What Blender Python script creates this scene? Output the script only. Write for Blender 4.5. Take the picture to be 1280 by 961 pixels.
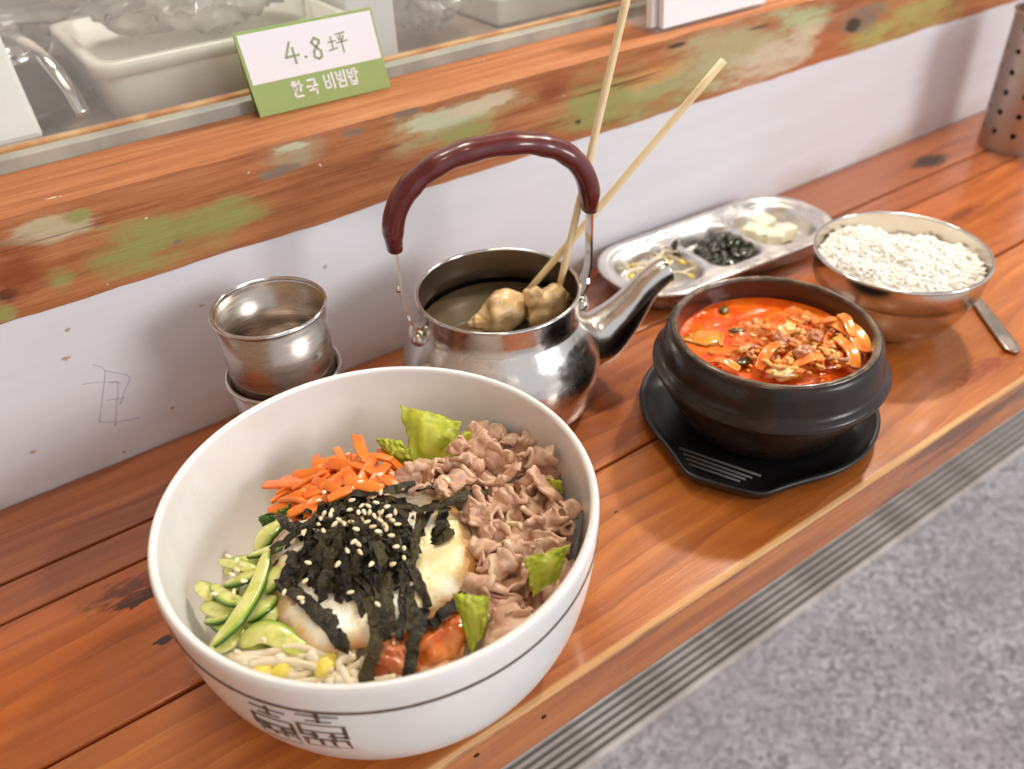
import bpy, bmesh, math, random
from mathutils import Vector, Matrix, noise
rnd = random.Random(11)
PI = math.pi
for o in list(bpy.data.objects): bpy.data.objects.remove(o)
scene = bpy.context.scene
COL = scene.collection

# ------------------------------------------------------------------ camera
CAM = Vector((0, 0, .36))
ROT = Matrix(((0.817140822, 0.373095131, -0.439409717),
              (-0.575201468, 0.477848768, -0.663930588),
              (-0.037737878, 0.795273901, 0.605074603)))
FPX = 1090.0
cd = bpy.data.cameras.new('camera'); cam = bpy.data.objects.new('camera', cd); COL.objects.link(cam)
cam.matrix_world = Matrix.Translation(CAM) @ ROT.to_4x4()
cd.sensor_width = 36; cd.sensor_fit = 'HORIZONTAL'; cd.lens = FPX / 1280 * 36
cd.clip_start = .01; cd.clip_end = 100
cd.dof.use_dof = True; cd.dof.focus_distance = .43; cd.dof.aperture_fstop = 7.0
scene.camera = cam

# ------------------------------------------------------------------ light
w = bpy.data.worlds.new('world'); scene.world = w; w.use_nodes = True
bg = w.node_tree.nodes['Background']; bg.inputs[0].default_value = (.95, .965, 1.0, 1); bg.inputs[1].default_value = 1.05
def sun(name, frm, energy, col, angle):
    l = bpy.data.lights.new(name, 'SUN'); l.energy = energy; l.color = col; l.angle = math.radians(angle)
    o = bpy.data.objects.new(name, l); COL.objects.link(o)
    o.rotation_euler = Vector(frm).to_track_quat('Z', 'Y').to_euler(); return o
def lamp(name, loc, energy, col, size):
    l = bpy.data.lights.new(name, 'POINT'); l.energy = energy; l.color = col; l.shadow_soft_size = size
    o = bpy.data.objects.new(name, l); COL.objects.link(o); o.location = loc; return o
sun('street_daylight', (.50, -1, .42), 1.7, (1, .98, .97), 20)
lamp('pendant_and_fill', (.92, .49, .82), 30, (1, .90, .76), .03)
lamp('pendant_and_fill', (.05, -.05, 1.75), 15, (1, .84, .64), .10)  # fill light added to warm the left side, no known lamp there
lamp('kitchen_fill', (.35, .80, 1.2), 48, (1, .93, .85), .15)  # light added to brighten the kitchen, its source is not seen
scene.view_settings.view_transform = 'Standard'; scene.view_settings.look = 'None'
scene.view_settings.exposure = -0.33; scene.view_settings.gamma = 1.0
scene.view_settings.use_curve_mapping = False

# ------------------------------------------------------------------ helpers
def ray(px, py): return ROT @ Vector((px - 640, -(py - 480.5), -FPX))
def onz(px, py, z):
    d = ray(px, py); return CAM + d * ((z - CAM.z) / d.z)
def ony(px, py, y):
    d = ray(px, py); return CAM + d * ((y - CAM.y) / d.y)
def lin(c):
    return tuple(((v / 255) / 12.92 if v / 255 <= .04045 else ((v / 255 + .055) / 1.055) ** 2.4) for v in c[:3]) + (1,)
def nz(x, y, z=0): return noise.noise(Vector((x, y, z)))
def lerp(a, b, t): return a + (b - a) * t
def smooth01(t): t = max(0, min(1, t)); return t * t * (3 - 2 * t)
ORG = {}
def obj(name, verts, faces, m, parent=None, smooth=True, org=None, attr=None, uniq=None):
    """one mesh object; verts in world space, origin moved to org (default: bottom centre)"""
    V = [Vector(v) for v in verts]
    if org is None:
        xs = [v.x for v in V]; ys = [v.y for v in V]; zs = [v.z for v in V]
        org = Vector(((min(xs) + max(xs)) / 2, (min(ys) + max(ys)) / 2, min(zs)))
    org = Vector(org)
    me = bpy.data.meshes.new(name); me.from_pydata([v - org for v in V], [], faces)
    if smooth: me.polygons.foreach_set('use_smooth', [True] * len(me.polygons))
    if attr is not None:
        a = me.attributes.new('edge', 'FLOAT', 'POINT'); a.data.foreach_set('value', [float(t) for t in attr])
    me.update()
    o = bpy.data.objects.new(name, me); COL.objects.link(o)
    if m: me.materials.append(m)
    if parent:
        o.parent = parent; o.location = org - ORG[parent.name]
    else: o.location = org
    ORG[o.name] = org
    return o
def empty(name, loc):
    o = bpy.data.objects.new(name, None); COL.objects.link(o); o.location = loc; ORG[o.name] = Vector(loc)
    o.empty_display_size = .02; return o
def tag(o, label=None, cat=None, group=None, kind=None):
    if label: o['label'] = label
    if cat: o['category'] = cat
    if group: o['group'] = group
    if kind: o['kind'] = kind
    return o
def fixnorm(o):
    bm = bmesh.new(); bm.from_mesh(o.data); bmesh.ops.recalc_face_normals(bm, faces=bm.faces); bm.to_mesh(o.data); bm.free(); return o
def solid(o, t, sub=0, off=0):
    md = o.modifiers.new('s', 'SOLIDIFY'); md.thickness = t; md.offset = off
    if sub:
        md = o.modifiers.new('b', 'SUBSURF'); md.levels = sub; md.render_levels = sub
    return o
def bevel(o, wdt, seg=2):
    md = o.modifiers.new('v', 'BEVEL'); md.width = wdt; md.segments = seg; md.limit_method = 'ANGLE'; return o
def box(x0, x1, y0, y1, z0, z1):
    v = [(x, y, z) for z in (z0, z1) for y in (y0, y1) for x in (x0, x1)]
    return v, [(0, 2, 3, 1), (4, 5, 7, 6), (0, 1, 5, 4), (2, 6, 7, 3), (0, 4, 6, 2), (1, 3, 7, 5)]
def bx(name, x0, x1, y0, y1, z0, z1, m, parent=None, bev=0, **k):
    v, f = box(x0, x1, y0, y1, z0, z1); o = obj(name, v, f, m, parent, smooth=False, **k)
    if bev: bevel(o, bev)
    return o
def lathe(c, prof, n=72, wob=None):
    V = []; F = []; idx = []
    for r, z in prof:
        if r < 1e-6: V.append((c[0], c[1], c[2] + z)); idx.append([len(V) - 1] * n)
        else:
            s = len(V)
            for k in range(n):
                a = 2 * PI * k / n; rr = r + (wob(a, z) if wob else 0)
                V.append((c[0] + rr * math.cos(a), c[1] + rr * math.sin(a), c[2] + z))
            idx.append(list(range(s, s + n)))
    for i in range(len(prof) - 1):
        A, B = idx[i], idx[i + 1]
        for k in range(n):
            q = [A[k], A[(k + 1) % n], B[(k + 1) % n], B[k]]; u = []
            for t in q:
                if t not in u: u.append(t)
            if len(u) > 2: F.append(u)
    return V, F
def catmull(pts, n):
    P = [Vector(p) for p in pts]; P = [P[0] * 2 - P[1]] + P + [P[-1] * 2 - P[-2]]; out = []
    m = len(P) - 3
    for k in range(n + 1):
        t = k / n * m; i = min(int(t), m - 1); f = t - i
        a, b, c, d = P[i:i + 4]
        out.append(.5 * ((2 * b) + (c - a) * f + (2 * a - 5 * b + 4 * c - d) * f * f + (3 * b - a - 3 * c + d) * f ** 3))
    return out
def tube(path, rad, sides=10, cap=True, up=Vector((0, 0, 1)), oval=None):
    """rad: number or list/func(t) ; oval: (a,b) multipliers in side/up"""
    P = [Vector(p) for p in path]; n = len(P); V = []; F = []
    T = [(P[min(i + 1, n - 1)] - P[max(i - 1, 0)]).normalized() for i in range(n)]
    s = T[0].cross(up)
    if s.length < 1e-3: s = T[0].cross(Vector((1, 0, 0)))
    s.normalize()
    for i in range(n):
        s = (s - T[i] * s.dot(T[i])).normalized(); u = s.cross(T[i])
        r = rad(i / (n - 1)) if callable(rad) else rad
        ra, rb = (r * oval[0], r * oval[1]) if oval else (r, r)
        for k in range(sides):
            a = 2 * PI * k / sides
            V.append(P[i] + s * (ra * math.cos(a)) + u * (rb * math.sin(a)))
    for i in range(n - 1):
        for k in range(sides):
            k2 = (k + 1) % sides
            F.append((i * sides + k, i * sides + k2, (i + 1) * sides + k2, (i + 1) * sides + k))
    if cap: F.append(tuple(reversed(range(sides)))); F.append(tuple(range((n - 1) * sides, n * sides)))
    return V, F
def ribbon(path, width, nrm, th=.0006):
    """flat stroke of given width lying in plane of normal nrm"""
    P = [Vector(p) for p in path]; n = len(P); N = Vector(nrm).normalized(); V = []; F = []
    for i in range(n):
        T = (P[min(i + 1, n - 1)] - P[max(i - 1, 0)]).normalized(); s = T.cross(N).normalized() * width / 2
        V += [P[i] - s, P[i] + s, P[i] + s + N * th, P[i] - s + N * th]
    for i in range(n - 1):
        a = i * 4; b = a + 4
        for k in range(4): F.append((a + k, a + (k + 1) % 4, b + (k + 1) % 4, b + k))
    F.append((3, 2, 1, 0)); e = (n - 1) * 4; F.append((e, e + 1, e + 2, e + 3))
    return V, F
def merge(parts):
    V = []; F = []
    for v, f in parts:
        b = len(V); V += list(v); F += [tuple(i + b for i in q) for q in f]
    return V, F
def grid(fn, nu, nv):
    V = [fn(i / nu, j / nv) for j in range(nv + 1) for i in range(nu + 1)]
    F = [(j * (nu + 1) + i, j * (nu + 1) + i + 1, (j + 1) * (nu + 1) + i + 1, (j + 1) * (nu + 1) + i) for j in range(nv) for i in range(nu)]
    return V, F
def ellipsoid(c, r, nu=10, nv=7, M=None, disp=None):
    V = [Vector((0, 0, -1))]; F = []
    for j in range(1, nv):
        t = PI * j / nv - PI / 2
        for i in range(nu):
            a = 2 * PI * i / nu; V.append(Vector((math.cos(t) * math.cos(a), math.cos(t) * math.sin(a), math.sin(t))))
    V.append(Vector((0, 0, 1)))
    for i in range(nu): F.append((0, 1 + (i + 1) % nu, 1 + i))
    for j in range(nv - 2):
        for i in range(nu):
            a = 1 + j * nu; i2 = (i + 1) % nu; F.append((a + i, a + i2, a + nu + i2, a + nu + i))
    t = len(V) - 1
    for i in range(nu): F.append((t, t - nu + i, t - nu + (i + 1) % nu))
    out = []
    for v in V:
        k = 1 + (disp(v) if disp else 0)
        p = Vector((v.x * r[0], v.y * r[1], v.z * r[2])) * k
        if M: p = M @ p
        out.append(p + Vector(c))
    return out, F

# ------------------------------------------------------------------ materials
class NT:
    def __init__(s, name):
        s.m = bpy.data.materials.new(name); s.m.use_nodes = True; s.t = s.m.node_tree
        s.b = s.t.nodes['Principled BSDF']; s.out = s.t.nodes['Material Output']
    def n(s, typ, **kw):
        nd = s.t.nodes.new(typ)
        for k, v in kw.items():
            if k.startswith('_'): setattr(nd, k[1:], v)
        return nd
    def l(s, a, b): s.t.links.new(a, b)
    def put(s, sock, v):
        if hasattr(v, 'is_linked'): s.l(v, sock)
        else: sock.default_value = v
    def math(s, op, a, b=0.0, c=None):
        nd = s.n('ShaderNodeMath', _operation=op); s.put(nd.inputs[0], a); s.put(nd.inputs[1], b)
        if c is not None: s.put(nd.inputs[2], c)
        return nd.outputs[0]
    def vmath(s, op, a, b=(0, 0, 0)):
        nd = s.n('ShaderNodeVectorMath', _operation=op); s.put(nd.inputs[0], a); s.put(nd.inputs[1], b)
        return nd.outputs['Value'] if op in ('LENGTH', 'DOT_PRODUCT') else nd.outputs[0]
    def pos(s): return s.n('ShaderNodeNewGeometry').outputs['Position']
    def oco(s): return s.n('ShaderNodeTexCoord').outputs['Object']
    def noise(s, vec, scale, detail=4, rough=.55, dist=0):
        nd = s.n('ShaderNodeTexNoise'); s.l(vec, nd.inputs['Vector'])
        nd.inputs['Scale'].default_value = scale; nd.inputs['Detail'].default_value = detail
        nd.inputs['Roughness'].default_value = rough; nd.inputs['Distortion'].default_value = dist
        return nd.outputs[0]
    def ramp(s, fac, stops):
        nd = s.n('ShaderNodeValToRGB'); s.put(nd.inputs[0], fac); e = nd.color_ramp.elements
        while len(e) < len(stops): e.new(.5)
        for k, (p, c) in enumerate(stops): e[k].position = p; e[k].color = lin(c)
        return nd.outputs[0]
    def rng(s, v, a, b, c=0., d=1.):
        nd = s.n('ShaderNodeMapRange', _interpolation_type='SMOOTHSTEP'); s.put(nd.inputs[0], v)
        for k, t in zip((1, 2, 3, 4), (a, b, c, d)): nd.inputs[k].default_value = t
        return nd.outputs[0]
    def mix(s, f, a, b, mode='MIX'):
        nd = s.n('ShaderNodeMix', _data_type='RGBA', _blend_type=mode); s.put(nd.inputs[0], f)
        for sock, v in ((nd.inputs[6], a), (nd.inputs[7], b)):
            if isinstance(v, tuple): sock.default_value = lin(v)
            else: s.l(v, sock)
        return nd.outputs[2]
    def col(s, v):
        if isinstance(v, tuple): s.b.inputs['Base Color'].default_value = lin(v)
        else: s.l(v, s.b.inputs['Base Color'])
    def bump(s, h, strength=.3, dist=.001):
        nd = s.n('ShaderNodeBump'); nd.inputs['Strength'].default_value = strength; nd.inputs['Distance'].default_value = dist
        s.l(h, nd.inputs['Height']); s.l(nd.outputs[0], s.b.inputs['Normal'])
    def set(s, **k):
        names = dict(rough='Roughness', metal='Metallic', spec='Specular IOR Level', sss='Subsurface Weight', coat='Coat Weight',
                     coatr='Coat Roughness', trans='Transmission Weight', ior='IOR', alpha='Alpha', aniso='Anisotropic')
        for a, v in k.items():
            if a == 'sssr': s.b.inputs['Subsurface Radius'].default_value = v
            elif a == 'ssss': s.b.inputs['Subsurface Scale'].default_value = v
            else: s.put(s.b.inputs[names[a]], v)
        return s
    def attr(s, name='edge'): return s.n('ShaderNodeAttribute', _attribute_name=name).outputs['Fac']
    def rand(s): return s.n('ShaderNodeObjectInfo').outputs['Random']
def spots(m, pos, base, nse, items, mx_=1.0):
    """items: (centre, radii, colour, softness) soft noisy blotches fixed on the surface"""
    for c, r, colr, soft in items:
        d = m.vmath('SUBTRACT', pos, c); d = m.vmath('DIVIDE', d, r); L = m.vmath('LENGTH', d)
        L = m.math('ADD', L, m.math('MULTIPLY', m.math('SUBTRACT', nse, .5), 2.4))
        base = m.mix(m.rng(L, 1.0, 1.0 - soft, 0, mx_), base, colr)
    return base
def scaled(m, vec, s, off=(0, 0, 0)):
    nd = m.n('ShaderNodeMapping'); m.l(vec, nd.inputs[0]); nd.inputs['Scale'].default_value = s; nd.inputs['Location'].default_value = off
    return nd.outputs[0]
def simple(name, c, rough=.5, c2=None, nscale=60, bmp=0, bscale=200, bdist=.0005, vary=None, lo=.35, hi=.65, **k):
    m = NT(name); m.set(rough=rough, **k); p = m.oco()
    if c2:
        base = m.mix(m.rng(m.noise(p, nscale), lo, hi), c, c2)
        if vary: base = m.mix(m.math('MULTIPLY', m.rand(), .8), base, vary)
        m.col(base)
    else: m.col(c)
    if bmp: m.bump(m.noise(p, bscale, 5), bmp, bdist)
    return m.m

YF_ = .190
def table_wood(name, off, tint, dark=(112, 48, 20), mid=(180, 90, 36), light=(214, 130, 64), items=(), worn_hilite=False):
    m = NT(name); p = m.pos()
    warp = m.noise(scaled(m, p, (1.6, 6, 6), off), 1, 3)
    pw = m.vmath('ADD', scaled(m, p, (1, 1, 1), off), m.vmath('MULTIPLY', m.n('ShaderNodeCombineXYZ').outputs[0], (0, 0, 0)))
    cmb = m.n('ShaderNodeCombineXYZ'); m.l(m.math('MULTIPLY', m.math('SUBTRACT', warp, .5), .09), cmb.inputs[1])
    pw = m.vmath('ADD', scaled(m, p, (1, 1, 1), off), cmb.outputs[0])
    g1 = m.noise(scaled(m, pw, (5, 95, 95)), 1, 8, .62)
    g2 = m.noise(scaled(m, pw, (12, 420, 420)), 1, 5, .7)
    wv = m.n('ShaderNodeTexWave', _wave_type='BANDS', _bands_direction='Y', _wave_profile='SAW'); m.l(scaled(m, pw, (.35, 1, 1)), wv.inputs[0])
    wv.inputs['Scale'].default_value = 22; wv.inputs['Distortion'].default_value = 5; wv.inputs['Detail'].default_value = 2; wv.inputs['Detail Scale'].default_value = 1.2
    big = m.noise(scaled(m, p, (3, 9, 9), off), 1, 3)
    f = m.math('ADD', m.math('MULTIPLY', g1, .62), m.math('MULTIPLY', g2, .22))
    f = m.math('ADD', f, m.math('MULTIPLY', wv.outputs['Fac'], .13))
    base = m.ramp(f, [(.28, dark), (.48, mid), (.68, light)])
    base = m.mix(m.rng(big, .35, .7, 0, .55), base, tint)
    nse = m.noise(scaled(m, p, (130, 380, 380)), 1, 5)
    streak = m.noise(scaled(m, pw, (2.5, 60, 60), (3, 1, 0)), 1, 4)
    base = m.mix(m.rng(streak, .62, .74, 0, .55), base, (96, 40, 18))
    base = spots(m, p, base, nse, items)
    if worn_hilite:
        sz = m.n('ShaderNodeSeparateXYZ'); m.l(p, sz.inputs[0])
        e = m.math('MULTIPLY', m.rng(sz.outputs[1], YF_ + .0042, YF_ + .0018), m.rng(sz.outputs[2], -.0034, -.0012))  # bright edge highlight painted in as a pale worn line
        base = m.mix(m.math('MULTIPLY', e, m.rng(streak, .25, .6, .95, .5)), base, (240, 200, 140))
        fs = m.noise(scaled(m, p, (9, 9, 55), (4, 2, 1)), 1, 5); fe = m.math('MULTIPLY', m.rng(sz.outputs[1], YF_ + .0008, YF_ + .0002), m.rng(fs, .5, .62, 0, .75))
        base = m.mix(fe, base, (92, 48, 32))
    m.col(base); rr = m.rng(m.noise(p, 14, 5), .3, .7, .24, .42); m.set(rough=rr, coat=.35, coatr=.12, spec=.5)
    m.bump(m.math('ADD', g1, m.math('MULTIPLY', g2, .6)), .35, .0006)
    return m.m

def metal(name, c=(205, 200, 195), rough=.22, brush=None, bscale=8, bstr=.05, dents=0):
    m = NT(name); m.col(c); m.set(metal=1.0, rough=rough); p = m.oco()
    if brush:
        n = m.noise(scaled(m, p, brush), 1, 6, .7); m.set(rough=m.rng(n, .3, .7, rough * .75, rough * 1.4)); m.bump(n, bstr, .0004)
    elif dents:
        n = m.noise(p, bscale, 3); m.bump(n, dents, .004); m.set(rough=m.rng(m.noise(p, 40, 6, .7), .35, .7, rough * .7, rough * 1.6))
    return m.m

# ================================================================== THE SETTING
WY = .4825                 # face of the white wall
ZL = .1716                 # top of the timber ledge
FLOORZ = -.62
# floor: speckled terrazzo
m = NT('granite'); p = m.pos()
v1 = m.n('ShaderNodeTexVoronoi'); m.l(p, v1.inputs['Vector']); v1.inputs['Scale'].default_value = 170
sep = m.n('ShaderNodeSeparateColor'); m.l(v1.outputs['Color'], sep.inputs[0])
base = m.ramp(sep.outputs[0], [(.0, (146, 143, 145)), (.25, (186, 182, 184)), (.55, (206, 202, 204)), (.8, (222, 218, 220)), (1, (240, 236, 238))])
base = m.mix(m.rng(m.noise(p, 6, 4), .4, .7, 0, .5), base, (186, 178, 178))
m.col(base); m.set(rough=.55); GRAN = m.m
tag(bx('floor', -4, 7, -6, 2.4, FLOORZ - .1, FLOORZ, GRAN), kind='structure')

# white painted board wall
m = NT('white_board'); p = m.pos()
g = m.noise(scaled(m, p, (6, 30, 60)), 1, 6); s1 = m.noise(p, 55, 3); s2 = m.noise(scaled(m, p, (9, 9, 16)), 1, 5)
base = m.mix(m.rng(g, .3, .75, 0, .5), (228, 229, 236), (218, 216, 218))
base = m.mix(m.rng(s1, .74, .80, 0, .3), base, (180, 144, 112))
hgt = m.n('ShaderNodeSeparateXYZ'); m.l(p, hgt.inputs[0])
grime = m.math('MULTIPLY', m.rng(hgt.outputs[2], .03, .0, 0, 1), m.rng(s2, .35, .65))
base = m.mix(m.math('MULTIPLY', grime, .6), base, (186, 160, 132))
nse = m.noise(p, 300, 3)
its = []
for px, py, rx in ((406, 334, .003), (252, 382, .002), (300, 372, .002), (82, 448, .003), (85, 412, .002), (40, 565, .003), (155, 565, .002), (215, 510, .002)):
    q = ony(px, py, WY); its.append(((q.x, q.y, q.z), (rx, .01, rx * .7), (186, 156, 128), .8))
base = spots(m, p, base, nse, its)
m.col(base); m.set(rough=.6); m.bump(g, .12, .001); WHITEB = m.m
wall = tag(bx('wall_back', -2.5, 4, WY, .535, FLOORZ, .125, WHITEB), kind='structure')
# pencil scribble on the wall
PEN = simple('pencil_purple', (198, 188, 206), .8)
sc = []
for st in ([(116, 455), (131, 463), (128, 495), (124, 527)], [(131, 463), (161, 470), (155, 490), (150, 505)], [(103, 480), (125, 477), (152, 478)],
           [(137, 478), (147, 478), (146, 505), (144, 532)], [(125, 527), (150, 526), (176, 521)], [(133, 500), (156, 497)]):
    sc.append(ribbon(catmull([ony(a, b, WY - .0001) for a, b in st], 14), .0004, (0, -1, 0), .0002))
o = obj('pencil_scribble', *merge(sc), PEN, wall); tag(o, 'faint purple pencil scribble on the white wall')

# timber ledge (reclaimed beam)
m = NT('reclaimed_beam'); p = m.pos()
g1 = m.noise(scaled(m, p, (6, 110, 110)), 1, 9, .66); g2 = m.noise(scaled(m, p, (22, 500, 500)), 1, 5, .7)
f = m.math('ADD', m.math('MULTIPLY', g1, .68), m.math('MULTIPLY', g2, .3))
base = m.ramp(f, [(.30, (98, 58, 36)), (.45, (168, 104, 64)), (.60, (194, 132, 88)), (.75, (212, 164, 122))])
big = m.noise(scaled(m, p, (4, 10, 10)), 1, 3); base = m.mix(m.rng(big, .45, .7, 0, .6), base, (190, 112, 66))
flk = m.noise(scaled(m, p, (22, 90, 90)), 1, 7, .7)
nrmz = m.n('ShaderNodeNewGeometry'); sx = m.n('ShaderNodeSeparateXYZ'); m.l(nrmz.outputs['Normal'], sx.inputs[0])
front = m.rng(sx.outputs[2], .7, .3)
GRN = (154, 156, 92); PALE = (204, 208, 176); CRM = (214, 198, 170); GRY = (132, 120, 104); ORG_ = (216, 152, 88); DRK = (60, 40, 30)
def bs(px, py, wpx, hpx, c, soft=.7):
    q = ony(px, py, .4815); e = ony(px + wpx, py - wpx * .29, .4815); t = ony(px, py - hpx, .4815)
    return ((q.x, q.y, q.z), (max(.004, abs(e.x - q.x) * 1.35), .05, max(.002, (t.z - q.z) * 1.35)), c, soft)
its = [bs(170, 316, 60, 34, GRN, .9), bs(235, 288, 75, 30, GRN, .9), bs(290, 262, 40, 22, GRN, .9), bs(75, 350, 18, 18, GRN, .9), bs(8, 392, 12, 12, GRN),
       bs(372, 188, 40, 22, (178, 168, 138), .9), bs(365, 183, 20, 6, PALE, .4), bs(62, 285, 45, 14, (196, 186, 152), .5), bs(95, 270, 18, 7, GRN, .5),
       bs(575, 150, 80, 30, (190, 180, 132), .9), bs(560, 145, 45, 14, PALE, .5), bs(605, 128, 36, 8, CRM, .4), bs(585, 166, 45, 16, GRN, .8),
       bs(770, 120, 70, 40, GRN, 1.0), bs(840, 105, 80, 30, (166, 166, 112), 1.0), bs(740, 140, 40, 20, GRN, .9), bs(820, 92, 45, 12, ORG_, .8),
       bs(930, 60, 90, 38, (184, 178, 136), .9), bs(960, 80, 45, 25, CRM, .8), bs(1005, 50, 22, 28, CRM, .9), bs(1000, 20, 40, 14, (184, 196, 150), .8),
       bs(1150, 15, 60, 28, (178, 174, 104), 1.0), bs(1100, 38, 50, 20, (178, 174, 104), .9), bs(1075, 25, 32, 16, GRY, .7), bs(1066, 30, 9, 9, DRK, .4),
       bs(345, 216, 25, 7, GRY, .4), bs(690, 105, 25, 18, (150, 84, 50), .9), bs(690, 118, 16, 10, (140, 76, 46), .9),
       bs(722, 152, 3, 3, DRK, .6), bs(8, 368, 14, 9, DRK, .6), bs(18, 340, 40, 40, (136, 66, 32), .9), bs(955, 32, 16, 1.5, DRK, .6), bs(845, 57, 10, 1.2, DRK, .6),
       bs(440, 165, 16, 5, GRY, .4), bs(510, 138, 14, 6, GRY, .4), bs(222, 302, 5, 3, GRY, .4)]
fr = base
fr = spots(m, p, fr, flk, its, .85)
base = m.mix(front, base, fr)
base = m.mix(m.rng(m.noise(p, 90, 3), .735, .77, 0, .8), base, (222, 212, 196))
crk = m.noise(scaled(m, p, (3.5, 130, 130), (2, 0, 5)), 1, 4)
base = m.mix(m.rng(crk, .68, .74, 0, .8), base, (84, 44, 26))
m.col(base); m.set(rough=.62, spec=.3); m.bump(m.math('ADD', g1, m.math('MULTIPLY', crk, -.5)), .7, .0016); BEAM = m.m
def beam_geo():
    nx = 260; x0, x1 = -.6, 2.2; V = []; F = []
    def ring(x):
        j = nz(x * 28, 3.1) * .0009 + nz(x * 90, 7) * .0005; k = nz(x * 22, 9.4) * .0012 + nz(x * 75, 1.7) * .0008; c = .0022 + nz(x * 35, 5) * .001
        return [(x, .536, .112), (x, .4815 + .002, .1125 + k), (x, .4812 + j * .4, .1145 + k), (x, .4812 + j * .6, .142), (x, .4815 + j * .5, ZL - c), (x, .4815 + c, ZL + j * .3), (x, .5, ZL), (x, .536, ZL)]
    for i in range(nx + 1): V += ring(lerp(x0, x1, i / nx))
    for i in range(nx):
        for k in range(8): F.append((i * 8 + k, (i + 1) * 8 + k, (i + 1) * 8 + (k + 1) % 8, i * 8 + (k + 1) % 8))
    F.append(tuple(range(8))); F.append(tuple(reversed(range(nx * 8, nx * 8 + 8))))
    return V, F
o = fixnorm(obj('timber_ledge', *beam_geo(), BEAM, smooth=False))
tag(o, 'weathered timber ledge with flaking green paint under the window', 'ledge')

# window: bottom strip, glass, wooden stop
STRIP = simple('grey_sealant', (150, 150, 142), .5, (172, 170, 158), 30)
STOP = simple('window_stop_wood', (176, 116, 66), .5, (200, 158, 110), 40)
win = empty('window_1', (.5, .545, ZL)); win['kind'] = 'structure'
bx('window_track', -.6, 2.2, .5365, .546, ZL - .02, .1795, STRIP, win, .001)
bx('window_stop', -.6, 2.2, .546, .552, ZL - .02, .1815, STOP, win, .0008)
m = NT('window_glass'); t = m.n('ShaderNodeBsdfTransparent'); t.inputs[0].default_value = (.93, .95, .94, 1)
gl = m.n('ShaderNodeBsdfGlossy'); gl.inputs['Roughness'].default_value = .02
lw_ = m.n('ShaderNodeLayerWeight'); lw_.inputs[0].default_value = .5; fr_o = m.math('ADD', m.math('MULTIPLY', m.math('POWER', lw_.outputs['Facing'], 5.0), .9), .02)
mx = m.n('ShaderNodeMixShader'); m.l(fr_o, mx.inputs[0]); m.l(t.outputs[0], mx.inputs[1]); m.l(gl.outputs[0], mx.inputs[2])
df = m.n('ShaderNodeBsdfDiffuse'); df.inputs[0].default_value = lin((225, 222, 218)); mx2 = m.n('ShaderNodeMixShader')  # pale diffuse film stands in for hazy reflections on the pane
m.l(m.rng(m.noise(scaled(m, m.pos(), (6, 6, 14)), 1, 5),  .3, .75, .10, .22), mx2.inputs[0]); m.l(mx.outputs[0], mx2.inputs[1]); m.l(df.outputs[0], mx2.inputs[2]); m.l(mx2.outputs[0], m.out.inputs[0]); GLASS = m.m
bx('glass_pane', -.6, 2.2, .5475, .5505, .176, .9, GLASS, win)
PLASTER = simple('facade_plaster', (214, 206, 198), .8, (200, 190, 180), 4)
tag(bx('wall_facade', -2.5, 4, .53, .60, .9, 2.3, PLASTER), kind='structure')
tag(bx('wall_pillar', -2.5, -.6, .53, .60, .112, .9, PLASTER), kind='structure')
tag(bx('wall_end', 2.2, 4, .53, .60, .112, .9, PLASTER), kind='structure')
CEIL = simple('soffit_paint', (112, 98, 86), .8)
tag(bx('ceiling', -2.5, 4, -.75, 2.4, 2.3, 2.4, CEIL), kind='structure')
tag(bx('wall_kitchen', -2.5, 4, 1.7, 1.8, FLOORZ, 2.3, simple('kitchen_tile', (206, 196, 186), .4)), kind='structure')

tag(bx('left_light_blocker', -.75, -.62, -.75, .4825, FLOORZ, 2.3, simple('left_blocker_brown', (168, 142, 118), .7)), kind='structure')  # unseen slab added to block sky light and darken the left
# ================================================================== COUNTER
counter = empty('wooden_counter', (.4, .335, -.036)); tag(counter, 'long varnished reddish wooden plank counter under the wall', 'counter')
DARKW = simple('dark_gap', (46, 28, 18), .9)
YF, YA, YB, YC = .190, .2945, .3905, .4195
P1 = (176, 84, 30); KN = (44, 26, 16)
def tw(px, py, rx, ry, c, soft=.5):
    q = onz(px, py, 0); return ((q.x, q.y, 0), (rx, ry, .05), c, soft)
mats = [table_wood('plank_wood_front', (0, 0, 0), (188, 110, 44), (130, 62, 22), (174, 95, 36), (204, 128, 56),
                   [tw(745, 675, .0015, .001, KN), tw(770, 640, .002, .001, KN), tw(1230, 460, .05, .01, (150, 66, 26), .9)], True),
        table_wood('plank_wood_knots', (1.7, .3, 0), (172, 92, 38), (112, 52, 20), (164, 86, 36), (196, 118, 56),
                   [tw(175, 745, .016, .0065, KN, .35), tw(165, 735, .03, .012, (104, 50, 20), .9), tw(205, 800, .007, .003, KN, .4), tw(1200, 270, .05, .008, (120, 54, 22), .9), tw(1090, 300, .012, .006, (120, 54, 22), .9)]),
        table_wood('plank_wood_narrow', (3.9, 1.1, 0), (152, 84, 42), (100, 48, 22), (146, 78, 38), (176, 104, 56)),
        table_wood('plank_wood_back', (5.3, 2.4, 0), (148, 84, 48), (104, 52, 28), (144, 80, 44), (174, 108, 68),
                   [tw(1162, 201, .025, .0115, (52, 34, 26), .25)])]
def plank(y0, y1, mt, ch=.0012):
    o = bx('plank', -.6, 2.2, y0, y1, -.036, 0, mt, counter); bevel(o, ch, 2); return o
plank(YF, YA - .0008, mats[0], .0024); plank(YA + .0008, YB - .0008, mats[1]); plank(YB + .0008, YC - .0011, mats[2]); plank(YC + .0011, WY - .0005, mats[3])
bx('underboard', -.6, 2.2, YF + .03, WY - .01, -.05, -.0362, DARKW, counter)
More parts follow.
